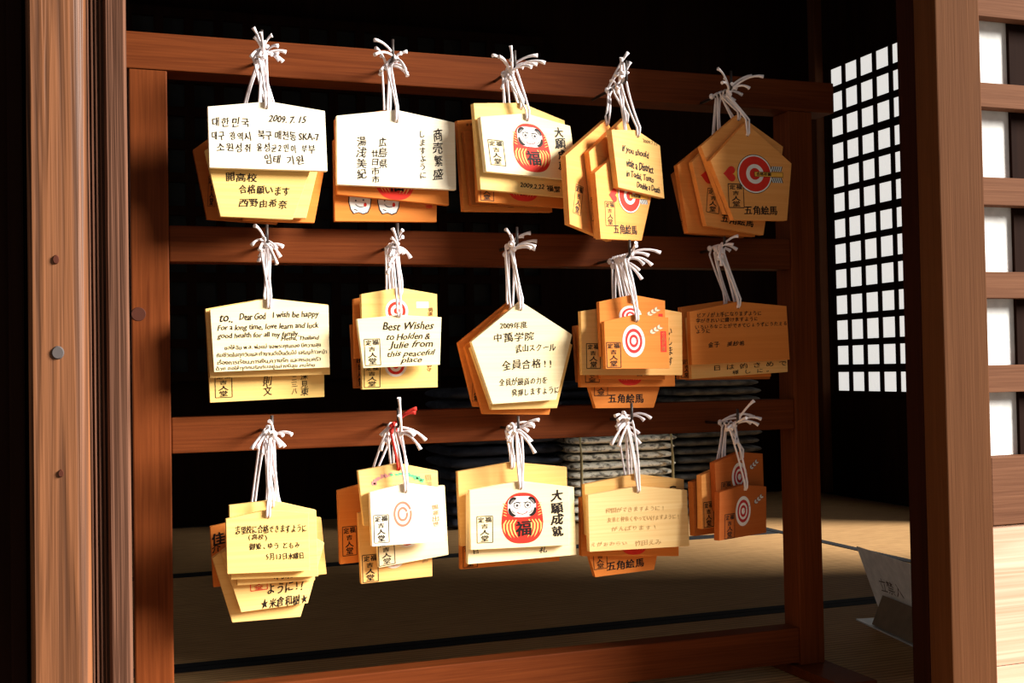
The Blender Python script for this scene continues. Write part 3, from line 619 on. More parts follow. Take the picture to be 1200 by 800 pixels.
  ((0.3444, 1.3579, 0.4743), [(0.0, 7.5), (-44.6, -0.1), (46.9, -0.7), (45.7, -69.2), (-45.4, -69.7)], (1.0, 0.0058, 0.015, 0.9999), 'yellow',
   'yellow plaque with the bottom of a red target, hanging lowest under the cursive English plaque',
   [('G', -4.91, -43.02, 26.49, 25.53, 'ring'), ('S', -33.37, -54.82, 18.65, 25.53, 'ink'), ('V', '御守', 36.21, -45.57, 6.49, 9.9, 'brownink', 0.012, 0, 1.0)]),
  ((0.3374, 1.3687, 0.5106), [(0.0, 7.5), (-44.5, -0.0), (43.8, -1.7), (44.0, -68.7), (-44.2, -70.1)], (0.9999, 0.0157, -0.0031, 1.0), 'orange',
   'orange plaque edge at the upper left behind the cursive English plaque',
   []),
  ((0.3354, 1.3795, 0.4806), [(0.0, 7.5), (-44.2, 0.2), (42.6, 0.6), (44.1, -74.9), (-41.1, -74.8)], (1.0, -0.0009, -0.0303, 0.9995), 'brown',
   'rearmost brown plaque at the lower left behind the cursive English plaque',
   [('S', -34.85, -54.57, 6.55, 36.96, 'ink')]),
 ]),
 ('school', (0.4877, 1.3411, 0.5743, 0.0217), 0, [(-0.0177, 0.0174), (-0.0081, 0.0014), (0.0188, 0.0151), (0.0287, 0.0058), (0.0191, -0.0032)], [
  ((0.4927, 1.3471, 0.4965), [(0.2, 10.2), (-63.1, -38.1), (67.0, -30.6), (44.3, -110.1), (-38.1, -113.1)], (0.9993, 0.0367, -0.0367, 0.9993), 'cream',
   'large cream pentagon plaque with six handwritten Japanese lines, centre of the rack',
   [('T', '2009年度', -9.25, -18.85, 34.91, 8.66, 'ink', 0.016, 0.0, 1.0), ('T', '中萬学院', -8.88, -33.07, 51.37, 11.76, 'ink', 0.014, 0.0, 1.0), ('T', '武山スクール', 18.92, -46.36, 52.03, 10.52, 'ink', 0.014, 0.0, 1.0), ('T', '全員合格!!', 6.92, -66.05, 63.23, 12.38, 'ink', 0.014, 0.0, 1.0), ('T', '全員が最高の力を', 2.22, -86.39, 61.91, 10.52, 'ink', 0.014, 0.0, 1.0), ('T', '発揮しますように', 17.18, -99.12, 61.25, 9.28, 'ink', 0.014, 0.0, 1.0)]),
  ((0.4967, 1.3579, 0.4936), [(0.0, 7.5), (-64.8, -42.3), (67.5, -40.1), (45.4, -117.6), (-39.3, -117.3)], (1.0, -0.0032, 0.0032, 1.0), 'pale',
   'pentagon plaque pressed right behind the six-line pentagon at the centre',
   []),
  ((0.4881, 1.3687, 0.498), [(0.0, 7.5), (-60.1, -45.2), (69.2, -47.3), (47.7, -130.3), (-37.9, -127.0)], (0.9993, -0.0377, 0.0377, 0.9993), 'orange',
   'orange pentagon plaque hanging lowest behind the central six-line pentagon',
   []),
  ((0.4886, 1.3795, 0.5002), [(0.0, 7.5), (-65.3, -42.1), (62.8, -46.0), (30.4, -125.0), (-46.8, -120.3)], (0.9981, -0.061, 0.061, 0.9981), 'orange',
   'rearmost orange pentagon plaque, leftmost behind the central six-line pentagon',
   [('S', -43.86, -101.02, 9.33, 25.24, 'ink')]),
 ]),
 ('rings', (0.6215, 1.3087, 0.5597, 0.0198), 0, [(0.0031, 0.0151), (0.0287, -0.0112), (0.0415, 0.0045), (0.0237, -0.0267), (0.0115, 0.0082)], [
  ((0.6315, 1.3147, 0.4806), [(0.2, 8.5), (-43.4, -0.1), (43.7, 4.5), (43.8, -58.5), (-42.3, -57.6)], (0.9999, -0.0111, -0.0096, 1.0), 'orange',
   'small orange plaque with target rings and red side stamp, front of fourth middle bundle',
   [('G', -4.18, -24.06, 30.19, 39.56, 'double'), ('F', 25.57, -10.58, 18.11, 13.55, 'green'), ('B', 36.25, -25.28, 7.85, 25.74, 'red'), ('V', '合格祈願', 36.25, -25.28, 5.43, 23.84, 'orangeink', 0.012, 0, 1.0), ('S', -31.21, -40.79, 18.71, 30.08, 'ink')]),
  ((0.632, 1.3255, 0.5037), [(0.2, 10.2), (-45.1, 1.3), (44.6, 2.8), (44.5, -65.4), (-43.6, -65.6)], (1.0, 0.0017, -0.0104, 0.9999), 'orange',
   'orange plaque with half a target showing, rising behind the small ringed plaque',
   [('G', -3.4, -15.73, 30.37, 24.57, 'double'), ('F', 27.26, -11.08, 18.22, 13.1, 'green'), ('B', 37.91, -17.5, 6.07, 8.19, 'red')]),
  ((0.6372, 1.3363, 0.496), [(0.0, 7.5), (-70.2, -1.9), (68.2, -3.7), (67.2, -82.8), (-69.8, -79.8)], (0.9998, -0.0213, 0.0038, 1.0), 'tan',
   'wide tan plaque with a boxed stamp and dotted column, behind the small ringed plaque',
   [('S', -54.39, -56.96, 18.35, 30.36, 'ink'), ('V', 'いします', 50.78, -46.48, 6.12, 46.49, 'ink', 0.012, 0, 1.0)]),
  ((0.6402, 1.3471, 0.4731), [(0.0, 7.5), (-44.5, -0.1), (46.6, -0.6), (45.0, -65.1), (-43.4, -62.5)], (0.9996, -0.03, 0.0038, 1.0), 'orange',
   'plaque whose marked lower edge shows just below the small ringed plaque',
   [('T', '合格', 13.98, -56.61, 18.5, 7.21, 'ink', 0.02, 0.0, 1.0)]),
  ((0.6408, 1.3579, 0.4792), [(0.0, 7.5), (-67.5, -2.9), (64.3, -3.6), (64.0, -80.2), (-66.7, -78.4)], (0.9999, -0.014, -0.0034, 1.0), 'orange',
   'orange plaque with red arc on its lower edge, fifth deep in fourth middle row bundle',
   [('D', 0.82, -51.19, 40.27, 52.74), ('S', -50.72, -65.67, 18.59, 13.88, 'ink')]),
  ((0.6424, 1.3687, 0.4632), [(0.0, 7.5), (-61.0, -32.7), (57.5, -33.2), (37.0, -90.9), (-43.9, -89.4)], (0.9998, -0.0181, 0.0181, 0.9998), 'orange',
   'orange pentagon plaque with bold writing hanging lowest in the fourth middle bundle',
   [('T', '五角絵馬', -1.96, -78.17, 48.58, 11.35, 'ink', 0.03, 0.0, 0.3), ('S', -35.97, -63.37, 18.06, 21.27, 'ink')]),
  ((0.6322, 1.3795, 0.4794), [(0.0, 7.5), (-55.8, -1.6), (53.5, -2.8), (55.0, -75.0), (-52.7, -72.7)], (0.9998, -0.0214, -0.0317, 0.9995), 'brown',
   'rearmost brown plaque at the left edge of the fourth middle bundle',
   []),
 ]),
 ('piano', (0.7713, 1.3411, 0.5759, 0.0143), 0, [(-0.0158, -0.0168), (-0.0055, -0.0233), (0.0012, 0.0059), (0.028, -0.0003), (0.0149, 0.0141)], [
  ((0.7928, 1.3471, 0.4991), [(0.2, 7.9), (-70.8, -5.2), (72.6, 2.1), (75.6, -68.6), (-69.0, -73.1)], (0.9995, 0.0315, -0.0342, 0.9994), 'orange',
   'orange grained plaque with small handwritten lines at its top, right end of middle row',
   [('T', 'ピアノが上手になりますように', -13.03, -8.38, 94.19, 6.71, 'ink', 0.016, 0.0, 1.0), ('T', '字がきれいに書けますように', -16.79, -15.69, 89.71, 6.45, 'ink', 0.016, 0.0, 1.0), ('T', 'いろいろなことができてじょうずにうたえる', 4.49, -22.6, 135.16, 6.2, 'ink', 0.016, 0.0, 1.0), ('T', 'ように', -51.89, -30.09, 19.74, 5.68, 'ink', 0.016, 0.0, 1.0), ('T', '金子\u3000美紗希', -18.49, -47.04, 52.63, 7.23, 'ink', 0.016, 0.0, 1.0)]),
  ((0.7966, 1.3579, 0.4883), [(0.0, 7.5), (-71.3, -1.5), (74.9, -4.7), (75.2, -73.9), (-67.5, -80.4)], (0.999, 0.0453, -0.0264, 0.9997), 'tan',
   'tan plaque with writing on its lower edge, under the handwritten plaque at middle right',
   [('T', '日 は 的 さ め で', 19.25, -64.44, 108.36, 6.76, 'ink', 0.016, 0.0, 0.5), ('T', '様 し に。', 19.05, -71.85, 54.18, 5.72, 'ink', 0.016, 0.0, 1.0)]),
  ((0.7852, 1.3687, 0.5019), [(0.0, 7.5), (-64.0, -1.0), (70.1, 1.7), (67.6, -93.1), (-68.4, -94.3)], (1.0, 0.0091, 0.0368, 0.9993), 'orange',
   'plaque with its left roof edge raised behind the handwritten plaque at the middle right',
   [('S', -57.51, -80.79, 15.63, 22.24, 'ink')]),
  ((0.7973, 1.3795, 0.4956), [(0.0, 7.5), (-63.8, -1.0), (72.4, 1.3), (60.5, -90.4), (-61.9, -89.5)], (1.0, -0.0075, 0.0534, 0.9986), 'brown',
   'rearmost dark plaque in the right end bundle of the middle row',
   []),
 ]),
 ('hope', (0.1877, 1.3087, 0.3595, 0.02), 0, [(-0.0049, 0.0144), (-0.0221, -0.0159), (-0.01, -0.0226), (0.0226, -0.0021), (0.0162, -0.0159), (-0.0019, 0.0065)], [
  ((0.1826, 1.3147, 0.2681), [(0.1, 8.4), (-44.7, 0.6), (44.6, 2.2), (45.2, -61.3), (-44.0, -58.2)], (0.9994, -0.0343, -0.0107, 0.9999), 'yellow',
   'yellow plaque with four short Japanese lines, front of the bottom left bundle',
   [('T', '志望校に合格できますように', 3.42, -12.89, 76.59, 9.55, 'ink', 0.016, 0.0, 1.0), ('T', '(高校)', -11.04, -21.01, 19.75, 7.76, 'ink', 0.016, 0.0, 1.0), ('T', '御姫、ゆう ともみ', 6.77, -31.24, 54.45, 7.76, 'ink', 0.016, 0.0, 1.0), ('T', '5月13日水曜日', 18.05, -43.21, 40.69, 7.76, 'ink', 0.016, 0.0, 1.0)]),
  ((0.1886, 1.3255, 0.2779), [(0.0, 7.5), (-45.8, 4.3), (48.9, -6.3), (50.2, -79.8), (-45.1, -76.1)], (0.9993, -0.0381, -0.014, 0.9999), 'yellow',
   'yellow plaque rising above and right of the four-line plaque in the bottom left bundle',
   []),
  ((0.1939, 1.3363, 0.2624), [(0.0, 7.5), (-43.9, 1.5), (42.8, -2.1), (43.1, -70.2), (-42.5, -69.3)], (1.0, -0.0097, -0.0121, 0.9999), 'pale',
   'plaque with dark name on its lower edge, just under the four-line bottom left plaque',
   [('T', '利明', 7.91, -62.23, 21.33, 7.91, 'ink', 0.03, 0.0, 1.0)]),
  ((0.1924, 1.3471, 0.2614), [(0.0, 7.5), (-56.7, -33.8), (57.8, -29.8), (38.0, -96.2), (-35.9, -100.1)], (0.9986, 0.0531, -0.0531, 0.9986), 'pale',
   'pentagon plaque with a bold starred signature, hanging under the bottom left bundle',
   [('T', 'ように!!', 13.33, -76.48, 40.3, 11.76, 'ink', 0.02, 0.2, 1.0), ('T', '★米倉和樹★', 11.88, -91.86, 51.29, 11.76, 'ink', 0.02, 0.0, 1.0), ('S', -16.37, -69.51, 18.32, 15.47, 'red')]),
  ((0.1877, 1.3579, 0.2564), [(0.0, 7.5), (-60.5, -34.9), (60.0, -34.0), (36.1, -108.0), (-39.8, -107.8)], (1.0, -0.0023, 0.0023, 1.0), 'pale',
   'blank pentagon plaque hanging lowest in the bottom left bundle',
   []),
  ((0.2049, 1.3687, 0.2583), [(0.0, 7.5), (-45.2, -4.2), (46.0, -0.3), (51.4, -65.7), (-39.9, -68.2)], (0.9996, 0.027, -0.0828, 0.9966), 'pale',
   'plaque whose right edge peeks out farthest right in the bottom left bundle',
   []),
  ((0.1735, 1.3795, 0.2539), [(0.0, 7.5), (-46.3, -0.3), (47.2, 0.9), (47.9, -62.9), (-43.5, -68.4)], (0.9982, 0.0602, -0.0259, 0.9997), 'orange',
   'orange plaque with a bold character at its left end, rearmost in the bottom left bundle',
   [('T', '佳', -37.32, -14.33, 13.62, 14.36, 'ink', 0.04, 0.0, 1.0), ('T', '介', -39.9, -25.09, 9.28, 9.36, 'ink', 0.03, 0.0, 1.0)]),
 ]),
 ('copper', (0.3346, 1.3303, 0.3611, 0.0215), 0, [(-0.0027, 0.0336), (0.0224, 0.0203), (-0.0187, -0.0099), (-0.019, -0.0268), (0.0389, -0.018), (0.0232, -0.0264), (-0.0088, 0.0002)], [
  ((0.3434, 1.3363, 0.2855), [(0.8, 10.3), (-42.2, 1.3), (45.3, 2.1), (45.7, -59.9), (-40.5, -60.1)], (1.0, 0.0015, -0.0173, 0.9999), 'white',
   'bright white plaque with copper rings and a boxed stamp, second in the bottom row',
   [('G', -3.77, -25.15, 21.88, 29.8, 'copper'), ('S', -29.24, -40.64, 17.32, 31.55, 'ink'), ('V', '開運出世', 35.42, -29.08, 7.9, 25.42, 'tanink', 0.012, 0, 1.0)]),
  ((0.3382, 1.3471, 0.3106), [(0.0, 7.5), (-47.9, 0.8), (47.1, -3.6), (48.2, -68.2), (-42.0, -62.6)], (0.9981, -0.0617, -0.0541, 0.9985), 'pale',
   'pale plaque with pink and green leaves painted on top, behind the copper ring plaque',
   [('L', 0.26, -13.32, 61.25, 17.68), ('V', '開運', 36.01, -15.08, 7.96, 15.91, 'tanink', 0.012, 0, 1.0)]),
  ((0.3528, 1.3579, 0.2792), [(0.0, 7.5), (-41.7, -6.7), (43.9, 9.2), (47.1, -72.9), (-37.4, -82.1)], (0.9941, 0.1084, -0.048, 0.9988), 'cream',
   'cream tilted plaque with a boxed stamp, just below the copper ring plaque',
   [('S', -27.99, -65.07, 19.06, 28.87, 'ink'), ('G', -2.5, -47.83, 27.66, 26.79, 'ring')]),
  ((0.3381, 1.3687, 0.26), [(0.0, 7.5), (-43.9, 0.4), (45.2, -1.7), (44.5, -79.5), (-41.3, -81.9)], (0.9996, 0.028, -0.0112, 0.9999), 'tan',
   'tan plaque with boxed stamp hanging lowest in the second bottom bundle',
   [('S', -30.38, -64.56, 18.48, 31.59, 'ink'), ('G', -1.95, -53.14, 27.73, 26.83, 'ring'), ('T', '御', 36.31, -60.38, 8.01, 5.37, 'tanink', 0.016, 0.0, 1.0)]),
  ((0.3134, 1.3795, 0.2884), [(0.0, 7.5), (-40.7, -1.8), (45.1, 3.8), (43.6, -84.5), (-39.0, -87.6)], (0.9993, 0.0377, -0.0013, 1.0), 'orange',
   'orange plaque with a bold boxed stamp sticking out left of the copper ring plaque',
   [('S', -27.42, -61.09, 16.56, 33.75, 'ink')]),
 ]),
 ('daruma', (0.4849, 1.3411, 0.3525, 0.0158), 0, [(-0.0131, 0.0066), (-0.0147, -0.005), (-0.0108, -0.0155), (0.0264, 0.004), (0.0152, -0.0282), (0.0257, 0.0105)], [
  ((0.4884, 1.3471, 0.2808), [(0.2, 9.2), (-64.4, 1.3), (63.6, -0.7), (62.1, -71.8), (-64.1, -69.1)], (0.9998, -0.0213, 0.0087, 1.0), 'cream',
   'cream plaque with large red daruma painting and bold writing, middle of bottom row',
   [('D', 1.76, -35.2, 54.01, 61.03), ('V', '大願成就', 46.91, -31.94, 16.37, 56.49, 'ink', 0.035, 0, 1.0), ('S', -46.08, -46.03, 19.64, 31.27, 'ink')]),
  ((0.493, 1.3579, 0.2785), [(0.0, 7.5), (-68.0, -1.8), (69.4, -0.4), (71.0, -83.9), (-69.3, -85.3)], (1.0, 0.0095, -0.002, 1.0), 'cream',
   'cream plaque showing two dark characters under the bottom row daruma plaque',
   [('T', '日', -59.17, -70.77, 6.59, 5.58, 'ink', 0.03, 0.0, 1.0), ('T', '礼', 26.91, -74.63, 9.89, 7.1, 'ink', 0.03, 0.0, 1.0)]),
  ((0.4858, 1.3687, 0.304), [(0.0, 7.5), (-69.6, -1.0), (72.1, -1.7), (71.7, -89.4), (-67.2, -90.5)], (1.0, 0.0083, -0.0107, 0.9999), 'tan',
   'tall tan plaque rising highest behind the bottom row daruma plaque',
   []),
  ((0.4891, 1.3795, 0.273), [(0.0, 7.5), (-67.4, 0.6), (62.0, -2.3), (61.0, -87.9), (-67.7, -88.9)], (1.0, 0.0082, 0.0072, 1.0), 'orange',
   'orange rearmost plaque hanging lowest behind the bottom row daruma plaque',
   [('S', -55.35, -74.63, 18.0, 25.21, 'ink')]),
 ]),
 ('faint', (0.6351, 1.3411, 0.3579, 0.0222), 0, [(-0.0282, 0.0071), (-0.0322, -0.0279), (0.0301, 0.0018), (0.0163, -0.0298), (-0.0169, 0.0112), (-0.019, -0.0108)], [
  ((0.6444, 1.3471, 0.2686), [(0.5, 7.3), (-68.1, -0.2), (68.6, -0.9), (70.2, -71.9), (-67.4, -69.7)], (0.9999, -0.0154, -0.0159, 0.9999), 'straw',
   'straw-coloured plaque with faint thin Japanese handwriting, fourth in the bottom row',
   [('T', '仲間ができますように！', -5.01, -21.03, 79.34, 6.9, 'faint', 0.005, 0.0, 1.0), ('T', '友達と仲良くやっていけますように！', 6.68, -32.81, 98.69, 6.9, 'faint', 0.005, 0.0, 1.0), ('T', 'がんばります！', -7.16, -44.22, 61.28, 6.32, 'faint', 0.005, 0.0, 1.0), ('T', 'えがおみらい', -41.1, -61.17, 49.02, 5.75, 'faint', 0.005, 0.0, 1.0), ('T', '竹田えみ', 12.45, -63.58, 36.12, 7.47, 'faint', 0.005, 0.0, 1.0)]),
  ((0.6471, 1.3579, 0.2827), [(0.0, 7.5), (-70.7, -2.2), (67.5, -2.3), (67.5, -70.4), (-68.9, -65.1)], (0.9993, -0.0383, -0.0141, 0.9999), 'tan',
   'tan plaque with a raised roof edge behind the faintly written plaque',
   [('T', 'ー', 51.58, -11.62, 8.45, 2.9, 'ink', 0.016, 0.0, 1.0)]),
  ((0.6436, 1.3687, 0.2627), [(0.0, 7.5), (-67.7, 0.8), (67.8, -3.5), (66.9, -81.5), (-68.4, -72.0)], (0.9975, -0.0702, 0.0101, 0.9999), 'orange',
   'orange plaque with a red spot at its bottom behind the faintly written plaque',
   [('D', 3.6, -48.95, 42.46, 52.39)]),
  ((0.6462, 1.3795, 0.2542), [(0.0, 7.5), (-65.1, -32.5), (49.6, -31.3), (34.2, -89.7), (-48.1, -93.0)], (0.9992, 0.0402, -0.0402, 0.9992), 'orange',
   'orange pentagon plaque with bold writing hanging lowest under the faintly written plaque',
   [('T', '五角絵馬', -6.28, -79.91, 51.44, 11.27, 'ink', 0.03, 0.0, 0.3), ('S', -40.87, -70.62, 18.23, 24.91, 'ink')]),
 ]),
 ('twin', (0.773, 1.3211, 0.3498, 0.0194), 20, [(0.0161, 0.03), (-0.0145, -0.0057), (-0.0087, -0.0085), (0.0411, 0.0069), (0.0275, 0.006), (-0.0002, -0.0245)], [
  ((0.7883, 1.3327, 0.2649), [(-0.9, 7.3), (-49.2, 0.9), (43.0, 1.3), (40.8, -58.4), (-52.4, -59.0)], (1.0, 0.0063, 0.0454, 0.999), 'russet',
   'russet plaque with white and red target, lower of the twin pair at bottom right',
   [('G', -4.95, -26.17, 29.56, 37.77, 'double'), ('F', 25.91, -13.81, 19.71, 13.85, 'grey'), ('S', -31.66, -42.86, 18.92, 30.22, 'ink')]),
  ((0.7902, 1.3442, 0.3029), [(-1.7, 10.0), (-51.4, -0.6), (44.2, 5.2), (45.2, -58.6), (-48.8, -62.0)], (0.9993, 0.0362, -0.0284, 0.9996), 'russet',
   'russet plaque with a half hidden target, upper of the twin pair at bottom right',
   [('G', -4.0, -21.87, 30.13, 37.09, 'double'), ('F', 25.0, -8.16, 19.03, 14.07, 'grey'), ('S', -29.9, -39.29, 18.63, 25.58, 'ink')]),
  ((0.7641, 1.3455, 0.2886), [(0.0, 7.5), (-41.2, -2.0), (40.0, -0.4), (39.6, -68.9), (-41.5, -69.2)], (1.0, 0.0038, 0.0055, 1.0), 'amber',
   'plaque with a black boxed stamp at the left of the twin target plaques',
   [('S', -29.01, -52.02, 18.75, 31.55, 'ink')]),
  ((0.7566, 1.3535, 0.278), [(0.0, 7.5), (-42.1, 0.2), (39.8, -1.9), (37.4, -69.1), (-40.5, -68.1)], (0.9999, -0.0126, 0.0063, 1.0), 'brown',
   'rearmost brown plaque, leftmost in the bottom right bundle',
   []),
 ]),
]
# ------------------------------------------------------------------ plaques, cords, hooks
TH = .0085
def bez(a, b, c, n=7): return [((1-t)**2*a + 2*t*(1-t)*b + t*t*c) for t in [i/n for i in range(n+1)]]
def plaque(loc, yaw, poly, ax, woodk, label, dec, hook, tails, rank, red=False):
    rz = math.radians(yaw)
    t = thing('votive_plaque', label, 'plaque', loc, rz, 'wooden votive plaques hung on the rack')
    pts = [(a*.001, b*.001) for a, b in poly]
    pts = [pts[0], pts[2], pts[3], pts[4], pts[1]]
    b = MB().prism(pts, 'Y', 0, TH, .0005)
    b.build('board', 'plaque_'+woodk, t)
    A = Art(ax); A.set(0, 0, 1, 1)
    S_ = Art(ax); D_ = Art(ax)
    H = Art(ax); H.disc(0, 0, 1.5, 1.5, 'holedark', 0, 14); H.build('cord_hole', t)  # hole drawn as a flat disc, coloured dark like its shaded inside
    for d in dec:
        k = d[0]
        if k == 'T': A.text(*d[1:6], d[6], d[7], d[8], d[9])
        elif k == 'V': A.text(*d[1:6], d[6], d[7], d[8], d[9], vertical=True)
        elif k == 'S': stamp(S_, *d[1:])
        elif k == 'D': daruma(D_, *d[1:])
        elif k == 'G': target(D_, *d[1:])
        elif k == 'F': feather(D_, *d[1:])
        elif k == 'H': heart_arrow(D_, *d[1:])
        elif k == 'L': leaves(D_, *d[1:])
        elif k == 'C': cat(D_, *d[1:])
        elif k == 'B': A.set(d[1], d[2], d[3]/2, d[4]/2); A.poly([(-1, -1), (1, -1), (1, 1), (-1, 1)], d[5] if d[5] in MAT else 'artwhite', 0)
    A.build('inscription', t); S_.build('stamp', t); D_.build('painting', t)
    # cord: two strands from the hole over the hook to a knot, two loose ends
    M = (Matrix.Translation(loc) @ Matrix.Rotation(rz, 4, 'Z')).inverted()
    hx, hy, hz, hl = hook
    py = loc[1]-.002
    ky = hy+.006 + (YR-.010-hy-.006)*rank
    c = MB(); R_ = .0014
    peak = pts[0][1]
    for s_ in (-1, 1):
        hole = Vector((loc[0]+s_*.0012, py+.0025, loc[2]))
        near = Vector((loc[0]+s_*.0014, py-.0002, loc[2]+.003))
        pk = Vector((loc[0]+s_*.0018+random.uniform(-.001, .001), py-.0002, loc[2]+peak+.003))
        kn = Vector((hx+s_*.0024+random.uniform(-.0055, .0035), ky, hz-.004+random.uniform(-.003, .002)))
        mid = (pk+kn)/2 + Vector((random.uniform(-.004, .004), random.uniform(-.001, .001), 0))
        path = [hole, near, pk] + bez(pk, mid, kn, 6)[1:] + [Vector((hx+s_*.0030, ky, hz+.0005)), Vector((hx, ky, hz+.0034))]
        c.tube([M @ p for p in path], R_)
    k0 = Vector((hx+random.uniform(-.006, .006), ky-.001, hz+random.uniform(-.009, .004)))
    c.ball(M @ k0, .0036, 1, .8, 1.1)
    for q in tails + [(q[0]*random.uniform(.5, .9)+random.uniform(-.005, .005), q[1]*random.uniform(.3, .9)-random.uniform(0, .008)) for q in tails]:
        e = Vector((hx+q[0], ky-.010-random.uniform(0, .012), hz+q[1]))
        m = (k0+e)/2 + Vector((0, -.004, abs(q[0])*.28 + .003))
        path = bez(k0, m, e, 7)
        c.tube([M @ p for p in path], R_, taper=[1, 1, 1, 1, 1, 1.05, 1.3, 1.75])
    c.build('cord', 'cord_red' if red else 'cord', t)
    return t
for name, hook, yaw, tails, pls in BUNDLES:
    hx, hy, hz, hl = hook
    h = MB()
    h.tube([(hx-.48, YR+.012-1.42, hz), (hx-.48, hy+.004-1.42, hz), (hx-.48, hy-1.42, hz+.002), (hx-.48, hy-1.42, hz+hl)], .0018, 8)
    h.build('hook', 'iron', rack)
    n = len(pls)
    for i, (loc, poly, ax, w, label, dec) in enumerate(pls):
        tl = [tails[j] for j in range(len(tails)) if j % n == i]
        plaque(loc, yaw, poly, ax, w, label, dec, hook, tl, i/max(1, n-1)*.55, red=(name == 'copper' and i == 1))

# ------------------------------------------------------------------ cushion stacks at the back
def cushion_mesh(w, d, h, folds):
    """flattened pillow with rounded front fold and a piped seam"""
    bm = bmesh.new(); nx, ny = 14, 10; top = []
    rows = []
    n = 16
    prof = []
    for i in range(n):                                     # cross-section in Y/Z: superellipse
        a = 2*PI*i/n; c, s_ = math.cos(a), math.sin(a)
        prof.append((d/2*math.copysign(abs(c)**.5, c), h/2*math.copysign(abs(s_)**.75, s_)))
    for j in range(nx+1):
        u = math.sin(PI/2*(-1+2*j/nx)); e = (max(0, 1-abs(u)**9))**.5
        k = .4+.6*e; x = w/2*u
        wob = 1+.09*math.sin(j*2.3+folds)
        rows.append([bm.verts.new((x, y*(.96+.04*e), z*k*wob)) for y, z in prof])
    for j in range(nx):
        for i in range(n):
            f = bm.faces.new((rows[j][i], rows[j+1][i], rows[j+1][(i+1) % n], rows[j][(i+1) % n])); f.smooth = True
    bm.faces.new(rows[0]); bm.faces.new(rows[-1][::-1])
    bmesh.ops.recalc_face_normals(bm, faces=bm.faces[:])
    me = bpy.data.meshes.new('cushion'); bm.to_mesh(me); bm.free(); return me
ORD = ['topmost', 'second', 'third', 'fourth', 'fifth', 'sixth', 'seventh', 'eighth', 'ninth', 'tenth', 'eleventh', 'twelfth', 'thirteenth', 'fourteenth', 'fifteenth', 'sixteenth', 'seventeenth']
def stack(x0, x1, y0, depth, total, n, mat, what, group):
    h = total/n
    for i in range(n):
        me = cushion_mesh(x1-x0, depth, h*.99, i*1.3); me.materials.append(MAT[mat])
        o = bpy.data.objects.new('floor_cushion', me); COL.objects.link(o)
        o.location = ((x0+x1)/2+random.uniform(-.006, .006), y0+depth/2+random.uniform(-.006, .006), .0005+h*(i+.5))
        o.rotation_euler = (0, 0, random.uniform(-.02, .02))
        k = n-1-i
        pos = ORD[k] if k == 0 else ORD[k]+' from the top'
        tag(o, 'thin %s, %s' % (what[0], what[1] % pos), 'cushion', group)
stack(1.232, 1.545, 2.98, .27, .236, 10, 'cushion_pale', ('pale mottled cushion', '%s in tied stack'), 'pale floor cushions in the tied stack')
stack(1.562, 1.835, 3.0, .27, .385, 16, 'cushion_grey', ('dark grey cushion', '%s in the stack right of the pale one'), 'dark grey floor cushions in the tall stack')
stack(.90, 1.22, 3.02, .27, .375, 12, 'cushion_navy', ('navy cushion', '%s in the stack left of the pale one'), 'navy floor cushions in the dark stack')
stack(1.235, 1.55, 3.27, .15, .385, 14, 'cushion_navy', ('navy cushion', '%s in stack behind the pale one'), 'navy floor cushions behind the pale stack')
for x, lab in ((1.252, 'left'), (1.527, 'right')):
    c = MB(); z1 = .241
    c.tube([(x, 2.972, .003), (x, 2.966, .06), (x, 2.966, .18), (x, 2.974, z1), (x, 3.1, z1+.002), (x, 3.24, z1)], .0042, 6)
    tag(c.build('binding_cord', 'tie'), 'straw-coloured cord tied round the %s end of the pale cushion stack' % lab, 'cord')

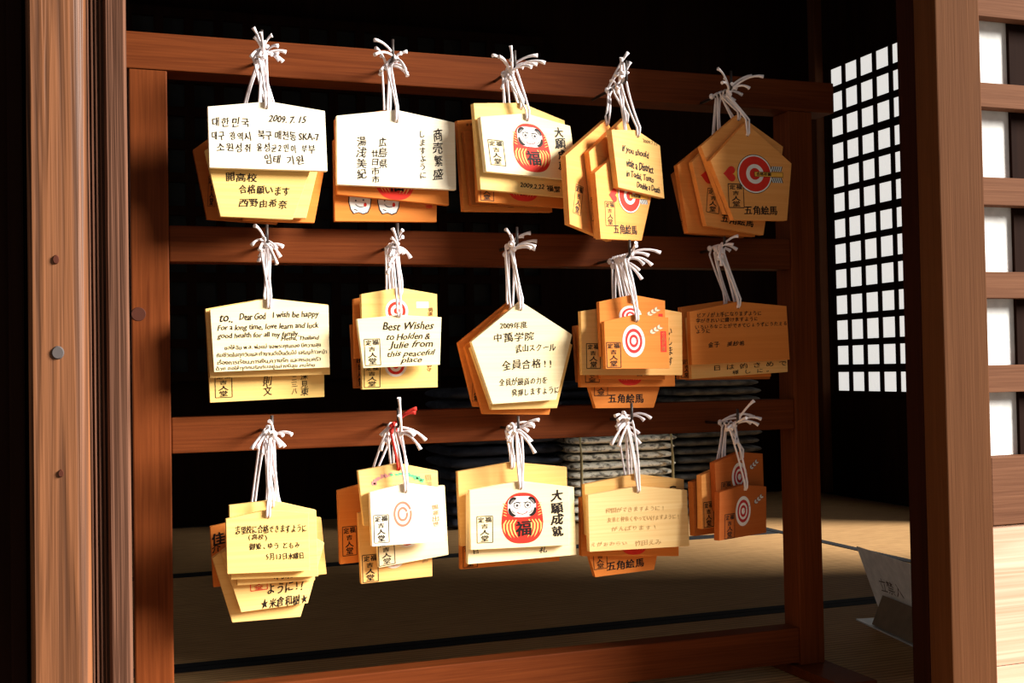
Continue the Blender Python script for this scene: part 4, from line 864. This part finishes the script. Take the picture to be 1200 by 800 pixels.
# ------------------------------------------------------------------ paper sign on its stand, behind the right post
sg = thing('sign_stand', 'white paper sign leaning on a small stand, low beside the right post', 'sign', (1.20, 1.60, 0))
def quad(pts, off): return pts
def slab(name, P, t, mat, parent):
    """thin slab from four corner points (TL, TR, BR, BL)"""
    P = [Vector(p) - Vector((1.20, 1.60, 0)) for p in P]
    nrm = (P[1]-P[0]).cross(P[3]-P[0]).normalized()
    m = MB(); a = [m.bm.verts.new(p) for p in P]; b = [m.bm.verts.new(p + nrm*t) for p in P]
    m.bm.faces.new(a); m.bm.faces.new(b[::-1])
    for i in range(4): m.bm.faces.new((a[i], a[(i+1) % 4], b[(i+1) % 4], b[i]))
    return m.build(name, mat, parent), P, nrm
SA = Vector((1.187, 1.664, 0)); SD = Vector((-.187, -.982, 0)); SE = Vector((.982, -.187, 0))
def sp(a, b, z): return SA + SD*a + SE*b + Vector((0, 0, z))
slab('base_plate', [sp(0, 0, .0032), sp(.21, 0, .0032), sp(.21, .075, .0032), sp(0, .075, .0032)], -.0025, 'plastic', sg)
cd, CP, cn = slab('card', [sp(-.004, .006, .121), sp(.20, .006, .121), sp(.20, .045, .0045), sp(0, .045, .0045)], .0012, 'card', sg)
wm = MB(); tri = [(.004, .0045), (.0235, .050), (.043, .0045)]
a = [wm.bm.verts.new(sp(.050, b, z) - Vector((1.20, 1.60, 0))) for b, z in tri]; b = [wm.bm.verts.new(sp(.20, q, z) - Vector((1.20, 1.60, 0))) for q, z in tri]
wm.bm.faces.new(a); wm.bm.faces.new(b[::-1])
for i in range(3): wm.bm.faces.new((a[i], a[(i+1) % 3], b[(i+1) % 3], b[i]))
wm.build('wedge', 'wedge', sg)
# lettering on the card
A = Art((1, 0, 0, 1))
for i, ch in enumerate('立禁入'): A.text(ch, 54+27*i, -58, 24, 24, 'cardink', jit=.6)
A.text('止', 30, -95, 10, 9, 'cardink', jit=.6)
lt = A.build('lettering', sg)
X_ = (CP[1]-CP[0]).normalized(); Z_ = (CP[0]-CP[3]); Z_ = (Z_ - X_*Z_.dot(X_)).normalized(); Y_ = Z_.cross(X_)
lt.matrix_local = Matrix(((X_.x, Y_.x, Z_.x, CP[0].x), (X_.y, Y_.y, Z_.y, CP[0].y), (X_.z, Y_.z, Z_.z, CP[0].z), (0, 0, 0, 1)))
